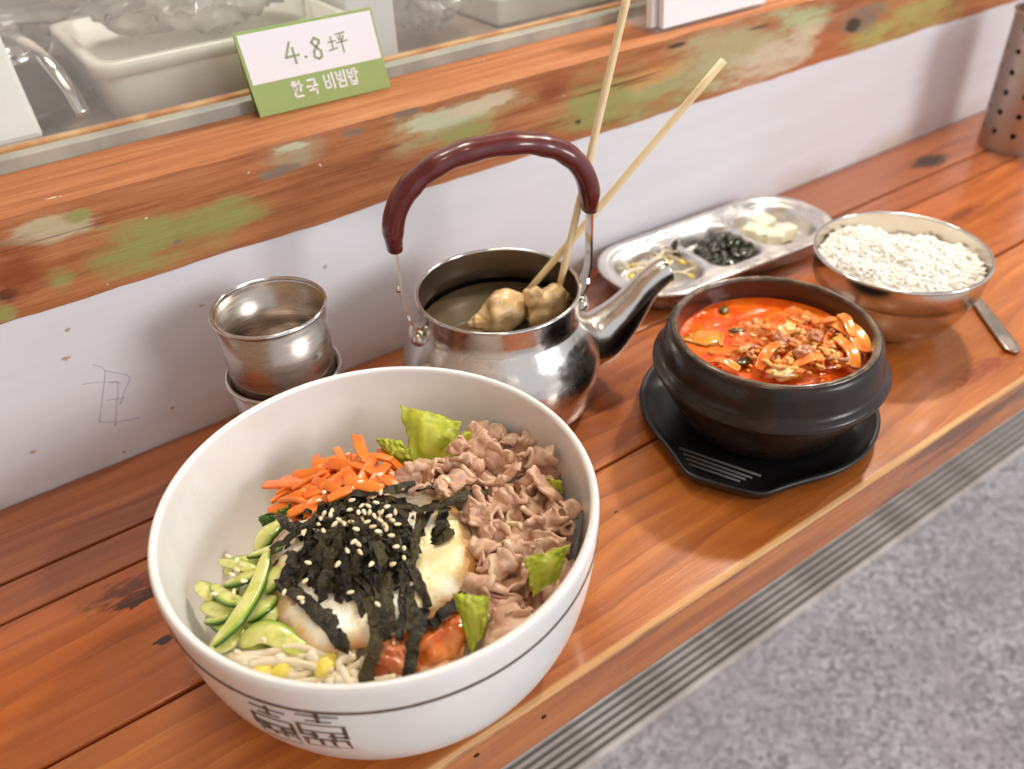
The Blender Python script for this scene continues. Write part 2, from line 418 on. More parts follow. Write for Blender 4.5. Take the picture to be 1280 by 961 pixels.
for px, py in ((680, 896), (596, 944)):
    q = ony(px, py, YF - .0002); v, f = lathe((0, 0, 0), [(0, 0), (.0011, 0), (.0014, .0004), (0, .0005)], 12)
    obj('nail_hole', [(q.x + a[0] * 1.1, YF - a[2], q.z + a[1] * .7) for a in v], f, DARKW, counter)

# aluminium door track on the pavement
ALU = simple('worn_aluminium', (214, 204, 197), .45, (184, 172, 163), 14)
trk = empty('door_track', (1.0, .45, FLOORZ)); tag(trk, 'ribbed metal sliding door track on the floor below the counter', 'door track')
bx('track_base', -.6, 3.2,   .4140, .4820, FLOORZ, FLOORZ + .010, simple('track_base_grey', (150, 138, 129), .6, (172, 160, 150), 12), trk)
bx('rail', -.6, 3.2,   .4125, .4160, FLOORZ, FLOORZ + .016, ALU, trk, .001)
for k in range(6):
    y = .4215 + k * .0102; bx('rail', -.6, 3.2, y, y + .0048, FLOORZ + .010, FLOORZ + .017, ALU, trk, .0015)

# ================================================================== KITCHEN BEHIND THE GLASS
WT = .166
STEELW = simple('worktop_steel', (150, 132, 118), .45, (126, 108, 96), 12, metal=.4)
tag(bx('kitchen_worktop', -.6, 2.2, .56, 1.15, WT - .04, WT, STEELW), 'brushed steel kitchen worktop behind the window glass', 'worktop')
PP = simple('milky_plastic', (226, 218, 208), .35, sss=.15, ssss=.01)
def tub(name, x0, x1, y0, y1, z0, z1, m, label, cat):
    t = empty(name, ((x0 + x1) / 2, (y0 + y1) / 2, z0)); tag(t, label, cat)
    def rr(x0, x1, y0, y1, z, r=.012, n=6):
        out = []
        for cx, cy, a0 in ((x1 - r, y1 - r, 0), (x0 + r, y1 - r, 90), (x0 + r, y0 + r, 180), (x1 - r, y0 + r, 270)):
            for k in range(n): a = math.radians(a0 + 90 * k / (n - 1)); out.append((cx + r * math.cos(a), cy + r * math.sin(a), z))
        return out
    def loft(rs, caps=True):
        V = []; F = []; n = len(rs[0])
        for r in rs: V += r
        for i in range(len(rs) - 1):
            for k in range(n): F.append((i * n + k, i * n + (k + 1) % n, (i + 1) * n + (k + 1) % n, (i + 1) * n + k))
        if caps: F.append(tuple(reversed(range(n)))); F.append(tuple(range((len(rs) - 1) * n, len(rs) * n)))
        return V, F
    d = .004
    obj('body', *loft([rr(x0 + d, x1 - d, y0 + d, y1 - d, z0), rr(x0, x1, y0, y1, z1), rr(x0 + .003, x1 - .003, y0 + .003, y1 - .003, z1), rr(x0 + d * 1.2, x1 - d * 1.2, y0 + d * 1.2, y1 - d * 1.2, z1 - .012)]), m, t)
    obj('rim', *loft([rr(x0 + .001, x1 - .001, y0 + .001, y1 - .001, z1 - .008), rr(x0 - .004, x1 + .004, y0 - .004, y1 + .004, z1 - .008), rr(x0 - .004, x1 + .004, y0 - .004, y1 + .004, z1), rr(x0 + .003, x1 - .003, y0 + .003, y1 - .003, z1 + .0005), rr(x0 + .0035, x1 - .0035, y0 + .0035, y1 - .0035, z1 - .008)], False), m, t)
    return t
tub('plastic_tub', .098, .262, .578, .70, WT, .2055, PP, 'milky white plastic tub behind the glass left of the menu card', 'tub')
# cutting board leaning at the left
WB = simple('white_board_plastic', (240, 238, 238), .4)
def slab(name, p, m, th, **k):
    a, b, c, d = [Vector(q) for q in p]; n = (b - a).cross(d - a).normalized() * th
    v = [a, b, c, d, a + n, b + n, c + n, d + n]
    o = obj(name, v, [(3, 2, 1, 0), (4, 5, 6, 7), (0, 1, 5, 4), (1, 2, 6, 5), (2, 3, 7, 6), (3, 0, 4, 7)], m, smooth=False, **k); fixnorm(o); bevel(o, min(th * .3, .003)); return o
o = slab('cutting_board', [(-.12, .585, WT + .002), (.056, .585, WT + .002), (.056, .64, WT + .085), (-.12, .64, WT + .085)], WB, .01)
tag(o, 'bright white cutting board leaning at the far left behind the glass', 'cutting board')
# ladle
ld = empty('ladle', (.08, .62, WT)); tag(ld, 'curved shiny metal ladle lying behind the glass', 'ladle')
CHR = metal('polished_steel', (214, 212, 210), .14)
obj('handle', *tube(catmull([(.083, .590, WT + .010), (.081, .600, WT + .024), (.076, .615, WT + .038), (.070, .64, WT + .046), (.066, .68, WT + .044)], 24), .0038, 10, oval=(1.3, .6)), CHR, ld)
obj('cup', *lathe((.066, .71, WT + .003), [(0, 0), (.016, .003), (.027, .014), (.030, .026), (.029, .026), (.025, .015), (.014, .005), (0, .003)], 32), CHR, ld)
DK = metal('dark_pan_metal', (74, 66, 62), .4)
o = obj('dark_tray', *lathe((.03, .68, WT), [(0, 0), (.075, 0), (.085, .012), (.083, .012), (.074, .002), (0, .002)], 48), DK); tag(o, 'dark metal tray lying beside the white cutting board', 'tray')
# crumpled plastic bags
m = NT('clear_bag_plastic'); t = m.n('ShaderNodeBsdfTransparent'); g = m.n('ShaderNodeBsdfGlossy'); g.inputs[1].default_value = .16; d = m.n('ShaderNodeBsdfDiffuse')
d.inputs[0].default_value = lin((222, 212, 202)); g.inputs[0].default_value = (.9, .88, .86, 1)
a1 = m.n('ShaderNodeMixShader'); a2 = m.n('ShaderNodeMixShader'); a1.inputs[0].default_value = .62; a2.inputs[0].default_value = .55
m.l(t.outputs[0], a1.inputs[1]); m.l(d.outputs[0], a1.inputs[2]); lw = m.n('ShaderNodeLayerWeight'); lw.inputs[0].default_value = .35
m.l(lw.outputs['Facing'], a2.inputs[0]); m.l(a1.outputs[0], a2.inputs[1]); m.l(g.outputs[0], a2.inputs[2]); m.l(a2.outputs[0], m.out.inputs[0]); BAG = m.m
def bag(cx, cy, cz, rx, ry, rz, seed, label):
    def dsp(v):
        a = abs(nz(v.x * 2.6 + seed, v.y * 2.6, v.z * 2.6)) + .6 * abs(nz(v.x * 6 + seed, v.y * 6, v.z * 6)) + .3 * abs(nz(v.x * 14, v.y * 14 + seed, v.z * 14))
        return -.55 * a + .12
    v, f = ellipsoid((0, 0, 0), (rx, ry, rz), 56, 34, None, dsp)
    zmin = min(a.z for a in v)
    o = obj('plastic_bag', [(a.x + cx, a.y + cy, a.z - zmin + cz) for a in v], f, BAG); return tag(o, label, 'plastic bag', 'crumpled plastic bags')
bag(.182, .645, .1945, .080, .054, .036, 3, 'crumpled clear plastic bag heaped in the white tub')
bag(.04, .80, WT + .001, .13, .08, .05, 9, 'crumpled clear plastic bag behind the cutting board')
bag(.345, .635, WT + .001, .036, .06, .040, 17, 'crumpled clear plastic bag right of the menu card')
m = simple('white_paper_box', (244, 244, 248), .6)
o = bx('paper_box', .268, .305, .59, .68, WT, WT + .058, m, bev=.002); tag(o, 'white paper box standing behind the upper right of the menu card', 'box')
o = slab('tray_cover', [(.40, .60, WT + .001), (.62, .60, WT + .001), (.62, .84, WT + .001), (.40, .84, WT + .001)], simple('pale_grey_plastic', (214, 210, 204), .4), .022)
tag(o, 'pale grey flat plastic lid behind the glass left of the card holder', 'lid')

# ================================================================== LEDGE ITEMS
# menu card : folded tent card leaning on the glass
card = empty('menu_card', (.215, .522, ZL)); tag(card, 'small green and white menu card standing on the timber ledge', 'card')
BL, BR = Vector((.1704, .5228, ZL + .0004)), Vector((.2590, .5187, ZL + .0004)); TL = Vector((.1657, .5275, .2217)); U = BR - BL; UP = TL - BL
NRM = U.cross(UP).normalized()
CG = simple('card_green', (158, 182, 112), .6); CW = simple('card_white', (244, 243, 250), .6)
def cp(u, v, d=0): return BL + U * u + UP * v + NRM * d     # v upwards, d towards the viewer
def cquad(name, u0, u1, v0, v1, d, th, m):
    V = [cp(u0, v0, d - th), cp(u1, v0, d - th), cp(u1, v1, d - th), cp(u0, v1, d - th), cp(u0, v0, d), cp(u1, v0, d), cp(u1, v1, d), cp(u0, v1, d)]
    return obj(name, V, [(3, 2, 1, 0), (4, 5, 6, 7), (0, 1, 5, 4), (1, 2, 6, 5), (2, 3, 7, 6), (3, 0, 4, 7)], m, card, smooth=False)
cquad('card_sheet', 0, 1, 0, 1, 0, .0006, CG); cquad('white_panel', .022, .985, .385, .965, .0002, .0002, CW)
def circ(cx, cy, rx, ry, n=14): return [(cx + rx * math.cos(2 * PI * k / n), cy + ry * math.sin(2 * PI * k / n)) for k in range(n + 1)]
GL = {'4': [[(.55, 1), (.08, .34), (.98, .36)], [(.66, .72), (.66, 0)]], '.': [circ(.5, .5, .2, .2)],
      '8': [[(.85, .85), (.5, 1), (.2, .82), (.45, .58), (.8, .35), (.75, .08), (.45, 0), (.15, .12), (.2, .38), (.5, .56), (.82, .75), (.85, .85)]],
      'ping': [[(.05, .6), (.4, .62)], [(.22, .85), (.22, .22)], [(0, .2), (.42, .26)], [(.5, .92), (.95, .95)], [(.58, .78), (.64, .62)], [(.88, .8), (.8, .62)], [(.46, .5), (1, .54)], [(.72, .92), (.72, 0)]],
      'han': [[(.15, .98), (.42, .98)], [(.05, .82), (.55, .82)], circ(.3, .57, .15, .14), [(.75, 1), (.75, .35)], [(.75, .68), (.97, .68)], [(.2, .3), (.2, .03), (.85, .03)]],
      'guk': [[(.2, .95), (.8, .95), (.78, .66)], [(.03, .55), (.97, .55)], [(.5, .55), (.5, .34)], [(.2, .3), (.8, .3), (.78, 0)]],
      'bi': [[(.08, .9), (.08, .1), (.52, .1), (.52, .9)], [(.08, .5), (.52, .5)], [(.85, 1), (.85, 0)]],
      'bim': [[(.1, .97), (.1, .5), (.5, .5), (.5, .97)], [(.1, .74), (.5, .74)], [(.82, 1), (.82, .45)], [(.2, .35), (.82, .35), (.82, 0), (.2, 0), (.2, .35)]],
      'bap': [[(.08, .97), (.08, .5), (.48, .5), (.48, .97)], [(.08, .74), (.48, .74)], [(.74, 1), (.74, .45)], [(.74, .72), (.97, .72)], [(.2, .38), (.2, 0), (.74, 0), (.74, .38)], [(.2, .18), (.74, .18)]]}
def glyph(name, g, uc, vc, wu, hv, wd, m):
    parts = []
    for st in GL[g]:
        pts = [cp(uc + (x - .5) * wu, 1 - vc + (y - .5) * hv, .00022) for x, y in st]
        for a, b in zip(pts[:-1], pts[1:]):
            e = (b - a).normalized() * wd * .35; parts.append(ribbon([a - e, b + e], wd, NRM, .00015))
    return obj(name, *merge(parts), m, card, smooth=False)
TXG = simple('card_text_green', (158, 172, 130), .6)
glyph('digit_four', '4', .346, .34, .105, .25, .0014, TXG); glyph('decimal_point', '.', .44, .415, .02, .03, .0009, TXG); glyph('digit_eight', '8', .532, .345, .085, .25, .0014, TXG)
glyph('area_character', 'ping', .69, .33, .145, .24, .0010, TXG)
for g, u, v in (('han', .314, .767), ('guk', .423, .775), ('bi', .555, .755), ('bim', .648, .757), ('bap', .737, .76)):
    glyph('korean_character', g, u, v, .082, .19, .0012, CW)
# back leg of the tent card
V = [cp(0, 1, -.0006), cp(1, 1, -.0006), Vector((BR.x + .002, .5355, ZL + .0006)), Vector((BL.x + .002, .5362, ZL + .0006))]
solid(obj('card_back', V, [(0, 1, 2, 3)], CG, card, smooth=False), .0005)

# clear card holder with white leaflets
ACR = NT('clear_acrylic'); t = ACR.n('ShaderNodeBsdfTransparent'); g = ACR.n('ShaderNodeBsdfGlossy'); g.inputs[1].default_value = .05; d = ACR.n('ShaderNodeBsdfDiffuse'); d.inputs[0].default_value = lin((235, 228, 220))
lw_ = ACR.n('ShaderNodeLayerWeight'); f1o = ACR.math('ADD', ACR.math('MULTIPLY', ACR.math('POWER', lw_.outputs['Facing'], 5.0), .9), .03); a1 = ACR.n('ShaderNodeMixShader'); a2 = ACR.n('ShaderNodeMixShader'); a2.inputs[0].default_value = .12
ACR.l(f1o, a1.inputs[0]); ACR.l(t.outputs[0], a1.inputs[1]); ACR.l(g.outputs[0], a1.inputs[2]); ACR.l(a1.outputs[0], a2.inputs[1]); ACR.l(d.outputs[0], a2.inputs[2]); ACR.l(a2.outputs[0], ACR.out.inputs[0]); ACR = ACR.m
hd = empty('leaflet_holder', (.52, .512, ZL)); tag(hd, 'clear acrylic leaflet holder standing on the timber ledge', 'holder')
bx('base_plate', .466, .585, .489, .5355, ZL + .0003, ZL + .0028, ACR, hd, .0005); bx('back_plate', .466, .585, .5330, .5355, ZL + .0028, ZL + .11, ACR, hd, .0005)
bx('divider', .466, .585, .5135, .515, ZL + .0028, ZL + .09, ACR, hd, .0005)
LF = simple('leaflet_white', (246, 244, 248), .55)
def leaf_slab(x0, x1, y0, th, h, label):
    o = slab('leaflet', [(x0, y0, ZL + .003), (x1, y0, ZL + .003), (x1, y0 + .006, ZL + h), (x0, y0 + .006, ZL + h)], LF, th); tag(o, label, 'leaflet', 'leaflets in the clear holder')
leaf_slab(.4735, .583, .490, -.005, .10, 'front white leaflet standing in the clear holder')
leaf_slab(.4690, .578, .4975, -.006, .095, 'white leaflet standing behind the front one in the clear holder')

# ================================================================== STEEL CUPS
CUPM = metal('brushed_cup_steel', (184, 172, 162), .26, (18, 18, 500), bstr=.08)
def cup(cx, cy, z0, rb, rt, h, label):
    t = empty('steel_cup', (cx, cy, z0)); tag(t, label, 'cup', 'nested steel cups')
    obj('body', *lathe((cx, cy, z0), [(0, .001), (rb - .002, .0005), (rb, .002), (lerp(rb, rt, .5), h * .5), (rt - .0008, h - .003), (rt - .0016, h - .003), (lerp(rb, rt, .5) - .001, h * .5), (rb - .0015, .004), (0, .003)], 72), CUPM, t)
    pts = [(rt - .0002 + .0011 * math.cos(a), h - .0015 + .0013 * math.sin(a)) for a in [2 * PI * k / 10 for k in range(11)]]
    obj('rolled_rim', *lathe((cx, cy, z0), pts, 72), CHR, t)
cup(.1174, .4163, 0, .0265, .0326, .068, 'lower steel cup with only its rim and base showing')
cup(.1174, .4163, .0415, .0284, .0313, .0685, 'upper empty steel cup nested in the one below')

# ================================================================== KETTLE
KC = Vector((.2487, .3862, 0)); KM = metal('dented_kettle_steel', (214, 208, 202), .2, None, 60, dents=.10)
KIN = metal('kettle_inside', (150, 136, 122), .36)
kt = empty('kettle', KC); tag(kt, 'shiny lidless steel kettle with dark red bail handle', 'kettle')
obj('body', *lathe(KC, [(0, .002), (.044, .001), (.0485, 0), (.053, .002), (.058, .009), (.0612, .020), (.0633, .034), (.0625, .044), (.058, .0555), (.0540, .0625), (.0510, .066), (.0497, .0685), (.0495, .073), (.0498, .084)], 96,
      lambda a, z: .0005 * nz(math.cos(a) * 3, math.sin(a) * 3, z * 60)), KM, kt)
obj('inner_wall', *lathe(KC, [(.0491, .0845), (.0487, .073), (.0489, .068), (.0532, .061), (.060, .044), (.058, .015), (0, .006)], 96), KIN, kt)
obj('rim', *lathe(KC, [(.0497 + .0012 * math.cos(a), .0848 + .0011 * math.sin(a)) for a in [2 * PI * k / 10 for k in range(11)]], 96), CHR, kt)
HD = Vector((.958, -.287, 0)); HS = Vector((.287, .958, 0))     # spout direction, side direction
def kp(a, b, z): return KC + HD * a + HS * b + Vector((0, 0, z))
sp = catmull([kp(.050, 0, .030), kp(.066, 0, .032), kp(.078, 0, .040), kp(.089, 0, .051), kp(.100, 0, .0640), kp(.110, 0, .0715), kp(.1150, 0, .0735)], 40)
rf = lambda t: lerp(.0190, .0078, smooth01(t * 1.25)) if t < .8 else lerp(.0078, .0072, (t - .8) * 5)
sv, sf = tube(sp, rf, 24, cap=False)
obj('spout', sv, sf, KM, kt).modifiers.new('s', 'SOLIDIFY').thickness = .0012
# bail: flat straps + grip
def arch(t):   # t 0..1 from left foot of the bail to the right foot
    a = PI * (1 - t); e = .62
    x = .0595 * math.copysign(abs(math.cos(a)) ** .88, math.cos(a)); z = .131 + .0445 * abs(math.sin(a)) ** .92 + .001 * math.cos(a)
    return kp(x, 0, z)
GR = simple('maroon_bakelite', (92, 26, 28), .28, coat=.4)
gp = [arch(k / 60) for k in range(61)]
gp = [gp[0] + Vector((0, 0, -.006))] + gp + [gp[-1] + Vector((0, 0, -.006))]
def gr(t): return .0076 * (1 + .05 * math.sin(t * 60) * (1 if .2 < t < .8 else 0)) * min(1, .72 + 6 * min(t, 1 - t))
obj('grip', *tube(gp, gr, 18, up=HS, oval=(.82, 1.12)), GR, kt)
def strap(s):
    P = [kp(s * .0595, 0, .128), kp(s * .0595, 0, .104), kp(s * .0592, 0, .090), kp(s * .0570, 0, .079), kp(s * .0535, 0, .070)]
    Q = catmull(P, 16); V = []; F = []
    for i, q in enumerate(Q):
        T = (Q[min(i + 1, 16)] - Q[max(i - 1, 0)]).normalized(); n = T.cross(HS).normalized() * .0007; b = HS * (.0045 if i < 12 else .006)
        V += [q - b - n, q + b - n, q + b + n, q - b + n]
    for i in range(16):
        for k in range(4): F.append((i * 4 + k, i * 4 + (k + 1) % 4, i * 4 + 4 + (k + 1) % 4, i * 4 + 4 + k))
    F.append((0, 1, 2, 3)); F.append((64, 65, 66, 67))
    st = fixnorm(obj('handle_strap', V, F, KM, kt, smooth=False))
    q = kp(s * .0604, 0, .098); v, f = ellipsoid(q, (.0022, .0022, .0022), 10, 7); obj('rivet', v, f, CHR, st)
strap(-1); strap(1)
for s in (-1, 1):      # ears that carry the bail on the shoulder
    q = kp(s * .0535, 0, .064); M = Matrix(((HD.x, HS.x, 0), (HD.y, HS.y, 0), (0, 0, 1)))
    v, f = ellipsoid(q, (.005, .010, .006), 14, 9, M); obj('ear', v, f, KM, kt)
v, f = tube(catmull([kp(-.030, -.049, .047), kp(-.032, -.057, .050), kp(-.036, -.058, .052), kp(-.040, -.051, .050), kp(-.040, -.046, .047)], 16), .0016, 8); obj('lid_lug', v, f, KM, kt)
m = NT('clear_fish_broth'); m.col((92, 78, 58)); m.set(rough=.05, spec=.5, coat=.2); BRO = m.m
o = obj('fish_cake_broth', *lathe(KC + Vector((0, 0, .0595)), [(0, 0), (.02, 0), (.04, 0), (.0508, .0002)], 64), BRO); tag(o, 'dark clear broth filling the kettle', 'broth')
# fish-cake skewers
BAM = simple('bamboo_stick', (236, 210, 160), .5, (244, 226, 186), 30); m = NT('fried_fish_cake'); p = m.oco()
b = m.mix(m.rng(m.noise(p, 120, 4), .38, .62), (226, 196, 146), (204, 166, 110)); b = m.mix(m.rng(m.noise(p, 45, 3), .55, .68), b, (238, 216, 176)); m.col(b); m.set(rough=.42, coat=.3, coatr=.2); m.bump(m.noise(p, 500, 4), .4, .0008); FC = m.m
def fishcake(c, r, seed, parent, yaw=0, lobes=()):
    M = Matrix.Rotation(yaw, 3, 'Z')
    def dsp(v): return .36 * nz(v.x * 1.4 + seed, v.y * 1.4, v.z * 1.4) + .06 * nz(v.x * 4 + seed, v.y * 4, v.z * 4)
    prt = [ellipsoid(c, r, 36, 24, M, dsp)]
    for d, rr in lobes: prt.append(ellipsoid(Vector(c) + Vector(d), rr, 24, 16, M, dsp))
    return obj('fish_cake', *merge(prt), FC, parent)
def skewer(a, b, label, cakes):
    a, b = Vector(a), Vector(b); t = empty('fish_cake_skewer', a); tag(t, label, 'skewer', 'fish cake skewers in the kettle')
    obj('stick', *tube([lerp(a, b, k / 8) for k in range(9)], .0023, 10), BAM, t)
    for c in cakes: fishcake(*c[:3], t, *c[3:])
def lean(a, zb, b, rim):      # stick from the bottom of the kettle, resting on the rim, seen ending at b
    p0 = onz(*a, zb); lo, hi = .30, .60
    for _ in range(40):
        y = (lo + hi) / 2; q = ony(*b, y); t = (.0875 - p0.z) / (q.z - p0.z); h = p0 + (q - p0) * t
        if t < 0 or t > 1 or math.hypot(h.x - KC.x, h.y - KC.y) > rim: hi = y
        else: lo = y
    return p0, ony(*b, lo)
p1, p2 = lean((695, 378), .064, (783, 0), .0455); skewer(p1, p1 + (p2 - p1) * 1.10, 'fish cake on the taller upright bamboo skewer at the kettle right side', [(onz(684, 382, .070), (.0158, .0110, .0130), 2.2, .3, [((-.0085, .002, .008), (.0065, .0065, .0075)), ((.008, .002, .002), (.008, .007, .008))])])
p1, p2 = lean((655, 370), .064, (905, 75), .0455); skewer(p1, p2, 'fish cake on the bamboo skewer leaning out to the right', [(onz(626, 391, .068), (.0168, .0120, .0132), 7.7, .2, [((-.0165, .001, .000), (.006, .005, .004))])])
o = fishcake(onz(604, 409, .062), (.009, .005, .004), 4.4, None); tag(o, 'small fish cake tip floating at the kettle front wall', 'fish cake')

# ================================================================== SIDE DISH TRAY
TC = Vector((.4885, .4262, 0)); tray = empty('side_dish_tray', TC); tag(tray, 'three part steel side dish tray against the wall', 'tray')
TX = Vector((.998, -.055, 0)).normalized(); TY = Vector((-TX.y, TX.x, 0)); TL_, TW = .1065, .0445
def sdrr(x, y, hx, hy, r):
    qx, qy = abs(x) - hx + r, abs(y) - hy + r
    return math.hypot(max(qx, 0), max(qy, 0)) + min(max(qx, qy), 0) - r
WELLS = [(-.0625, .032), (.0, .0255), (.0605, .0325)]
def trayz(x, y):
    z = .0205
    d0 = sdrr(x, y, TL_ - .006, TW - .006, .034)
    if d0 < 0: z -= .0035 * smooth01(-d0 / .004)
    for c, h in WELLS:
        d = sdrr(x - c, y, h, .0315, .015 if abs(c) < .01 else .022); z -= .0125 * smooth01(-d / .006)
    return z
def tray_geo():
    # concentric loops: polar sampling of the rounded rect
    n = 160; loops = []
    def rad(a):
        lo, hi = 0, .2
        for _ in range(30):
            mm = (lo + hi) / 2
            if sdrr(mm * math.cos(a), mm * math.sin(a), TL_, TW, .040) < 0: lo = mm
            else: hi = mm
        return lo
    ang = []
    for k in range(n):
        t = 2 * PI * k / n; ang.append(math.atan2(math.sin(t) * TW, math.cos(t) * TL_))
    R = [rad(a) for a in ang]; V = []; F = []; rings = 64
    def P(x, y, z): return TC + TX * x + TY * y + Vector((0, 0, z))
    V.append(P(0, 0, trayz(0, 0)))
    for j in range(1, rings + 1):
        s = (j / rings) ** .85
        for a, r in zip(ang, R): x, y = r * s * math.cos(a), r * s * math.sin(a); V.append(P(x, y, trayz(x, y)))
    for dr, z in ((.0015, .0195), (.0015, .018), (-.0005, .0178), (-.004, .012), (-.008, .004), (-.014, .0006)):
        for a, r in zip(ang, R): V.append(P((r + dr) * math.cos(a), (r + dr) * math.sin(a), z))
    for k in range(n): F.append((0, 1 + k, 1 + (k + 1) % n))
    for j in range(rings + 5):
        b = 1 + j * n
        for k in range(n): F.append((b + k, b + n + k, b + n + (k + 1) % n, b + (k + 1) % n))
    F.append(tuple(reversed(range(1 + (rings + 5) * n, 1 + (rings + 6) * n))))
    return V, F
TRM = metal('satin_tray_steel', (222, 218, 214), .3, None, 60, dents=.02)
fixnorm(obj('tray_body', *tray_geo(), TRM, tray))
def tp(x, y, z): return TC + TX * x + TY * y + Vector((0, 0, z))
# sprouts (left well)
SPR = simple('sprout_stem', (240, 230, 204), .35, (226, 208, 168), 40); SPH = simple('sprout_head', (244, 224, 104), .4, (236, 208, 76), 60)
def sprout(path, r, label, group, head=True, sub=14):
    P = catmull(path, sub); t = empty('bean_sprout', P[0]); tag(t, label, 'bean sprout', group)
    obj('stem', *tube(P, lambda u: r * (1 - .45 * u), 8), SPR, t)
    if head:
        d = (P[0] - P[1]).normalized(); q = d.to_track_quat('Z', 'Y').to_matrix()
        obj('bean_head', *ellipsoid(P[0] + d * r * 1.2, (r * 1.7, r * 1.4, r * 2.6), 10, 8, q), SPH, t)
for k in range(26):
    x = WELLS[0][0] + rnd.uniform(-.022, .022); y = rnd.uniform(-.022, .018); a = rnd.uniform(0, 2 * PI); L = rnd.uniform(.008, .013); z = .0085 + .006 * rnd.random() + .004 * (1 - abs(y) / .025)
    x = max(-.084, min(-.042, x)); dx, dy = L * math.cos(a), L * math.sin(a) * .7
    pts = [tp(x - dx, y - dy, z + .001), tp(x - dx * .3 + rnd.uniform(-.003, .003), y - dy * .3 + rnd.uniform(-.003, .003), z + .003), tp(x + dx * .4, y + dy * .4 + rnd.uniform(-.003, .003), z + .002), tp(x + dx, y + dy, z)]
    sprout(pts, .0012, 'pale bean sprout in the left well of the side dish tray', 'side dish bean sprouts', k % 2 == 0, 8)
# seaweed (middle well)
m = NT('wet_seaweed'); m.col(m.mix(m.rng(m.noise(m.oco(), 90, 3), .4, .65), (38, 40, 30), (78, 82, 46))); m.set(rough=.25, coat=.4); SW = m.m
def strip(path, wd, m, name, parent=None, twist=0., th=.0005, up=Vector((0, 0, 1)), taper=.3):
    P = [Vector(q) for q in path]; n = len(P); V = []; F = []
    for i in range(n):
        T = (P[min(i + 1, n - 1)] - P[max(i - 1, 0)]).normalized(); s = T.cross(up)
        if s.length < .05: s = T.cross(Vector((1, 0, 0)))
        s.normalize(); t = i / (n - 1); s = Matrix.Rotation(twist * (t - .5), 3, T) @ s
        ww = wd * (1 - taper * abs(2 * t - 1) ** 3) / 2
        V += [P[i] - s * ww, P[i] + T.cross(s) * ww * .25, P[i] + s * ww]
    for i in range(n - 1):
        for k in (0, 1): F.append((i * 3 + k, i * 3 + k + 1, i * 3 + 4 + k, i * 3 + 3 + k))
    o = obj(name, V, F, m, parent); solid(o, th); return o
for k in range(44):
    x = rnd.uniform(-.018, .018); y = rnd.uniform(-.022, .014); a = rnd.uniform(-.5, .9); L = rnd.uniform(.008, .015); hz = .010 + .010 * math.exp(-((x - .004) ** 2 + (y + .004) ** 2) / .00025) * rnd.uniform(.6, 1.1)
    pts = catmull([tp(x - L * math.cos(a) * .9, y - L * math.sin(a) * .7, hz - .002), tp(x - L * .3, y + rnd.uniform(-.004, .004), hz + .002), tp(x + L * .3, y + rnd.uniform(-.004, .004), hz + rnd.uniform(.001, .004)), tp(x + L * math.cos(a) * .9, y + L * math.sin(a) * .7, hz - .001)], 10)
    o = strip(pts, rnd.uniform(.004, .007), SW, 'seaweed_strip', None, rnd.uniform(-2, 2)); tag(o, 'dark wet seaweed strip in the middle well of the side dish tray', 'seaweed', 'side dish seaweed strips')
for px, py in ((845, 305), (909, 298)):
    q = onz(px, py, .024); o = strip(catmull([q + Vector((.001, 0, -.012)), q + Vector((0, .002, -.004)), q + Vector((-.001, 0, .004))], 8), .006, SW, 'seaweed_strip', None, .8)
    tag(o, 'dark wet seaweed strip sticking up from the middle well, ' + ('left one' if px < 880 else 'right one'), 'seaweed', 'side dish seaweed strips')
# radish cubes (right well)
RD = simple('white_radish', (240, 236, 218), .3, (228, 218, 178), 25, sss=.2, ssss=.004, coat=.3)
for (x, y, s, a, lb) in ((.043, .004, .0088, .3, 'white radish cube beside the seaweed in the right well'), (.058, .011, .0095, .1, 'tallest white radish cube at the back of the right well'), (.052, -.013, .0085, .7, 'white radish cube at the front of the right well'),
                         (.066, -.010, .0080, -.2, 'yellowish radish cube at the front right of the right well'), (.047, -.002, .0075, .9, 'white radish cube lying between the others in the right well')):
    v, f = box(-s, s, -s * .8, s * .8, 0, s * 1.5); M = Matrix.Rotation(a, 3, 'Z') @ Matrix.Rotation(rnd.uniform(-.12, .12), 3, 'X')
    o = obj('radish_cube', [tp(0, 0, 0) + M @ Vector(q) + TX * x + TY * y + Vector((0, 0, .0055)) for q in v], f, RD, smooth=False); bevel(o, .0015, 3); tag(o, lb, 'radish', 'radish cubes')

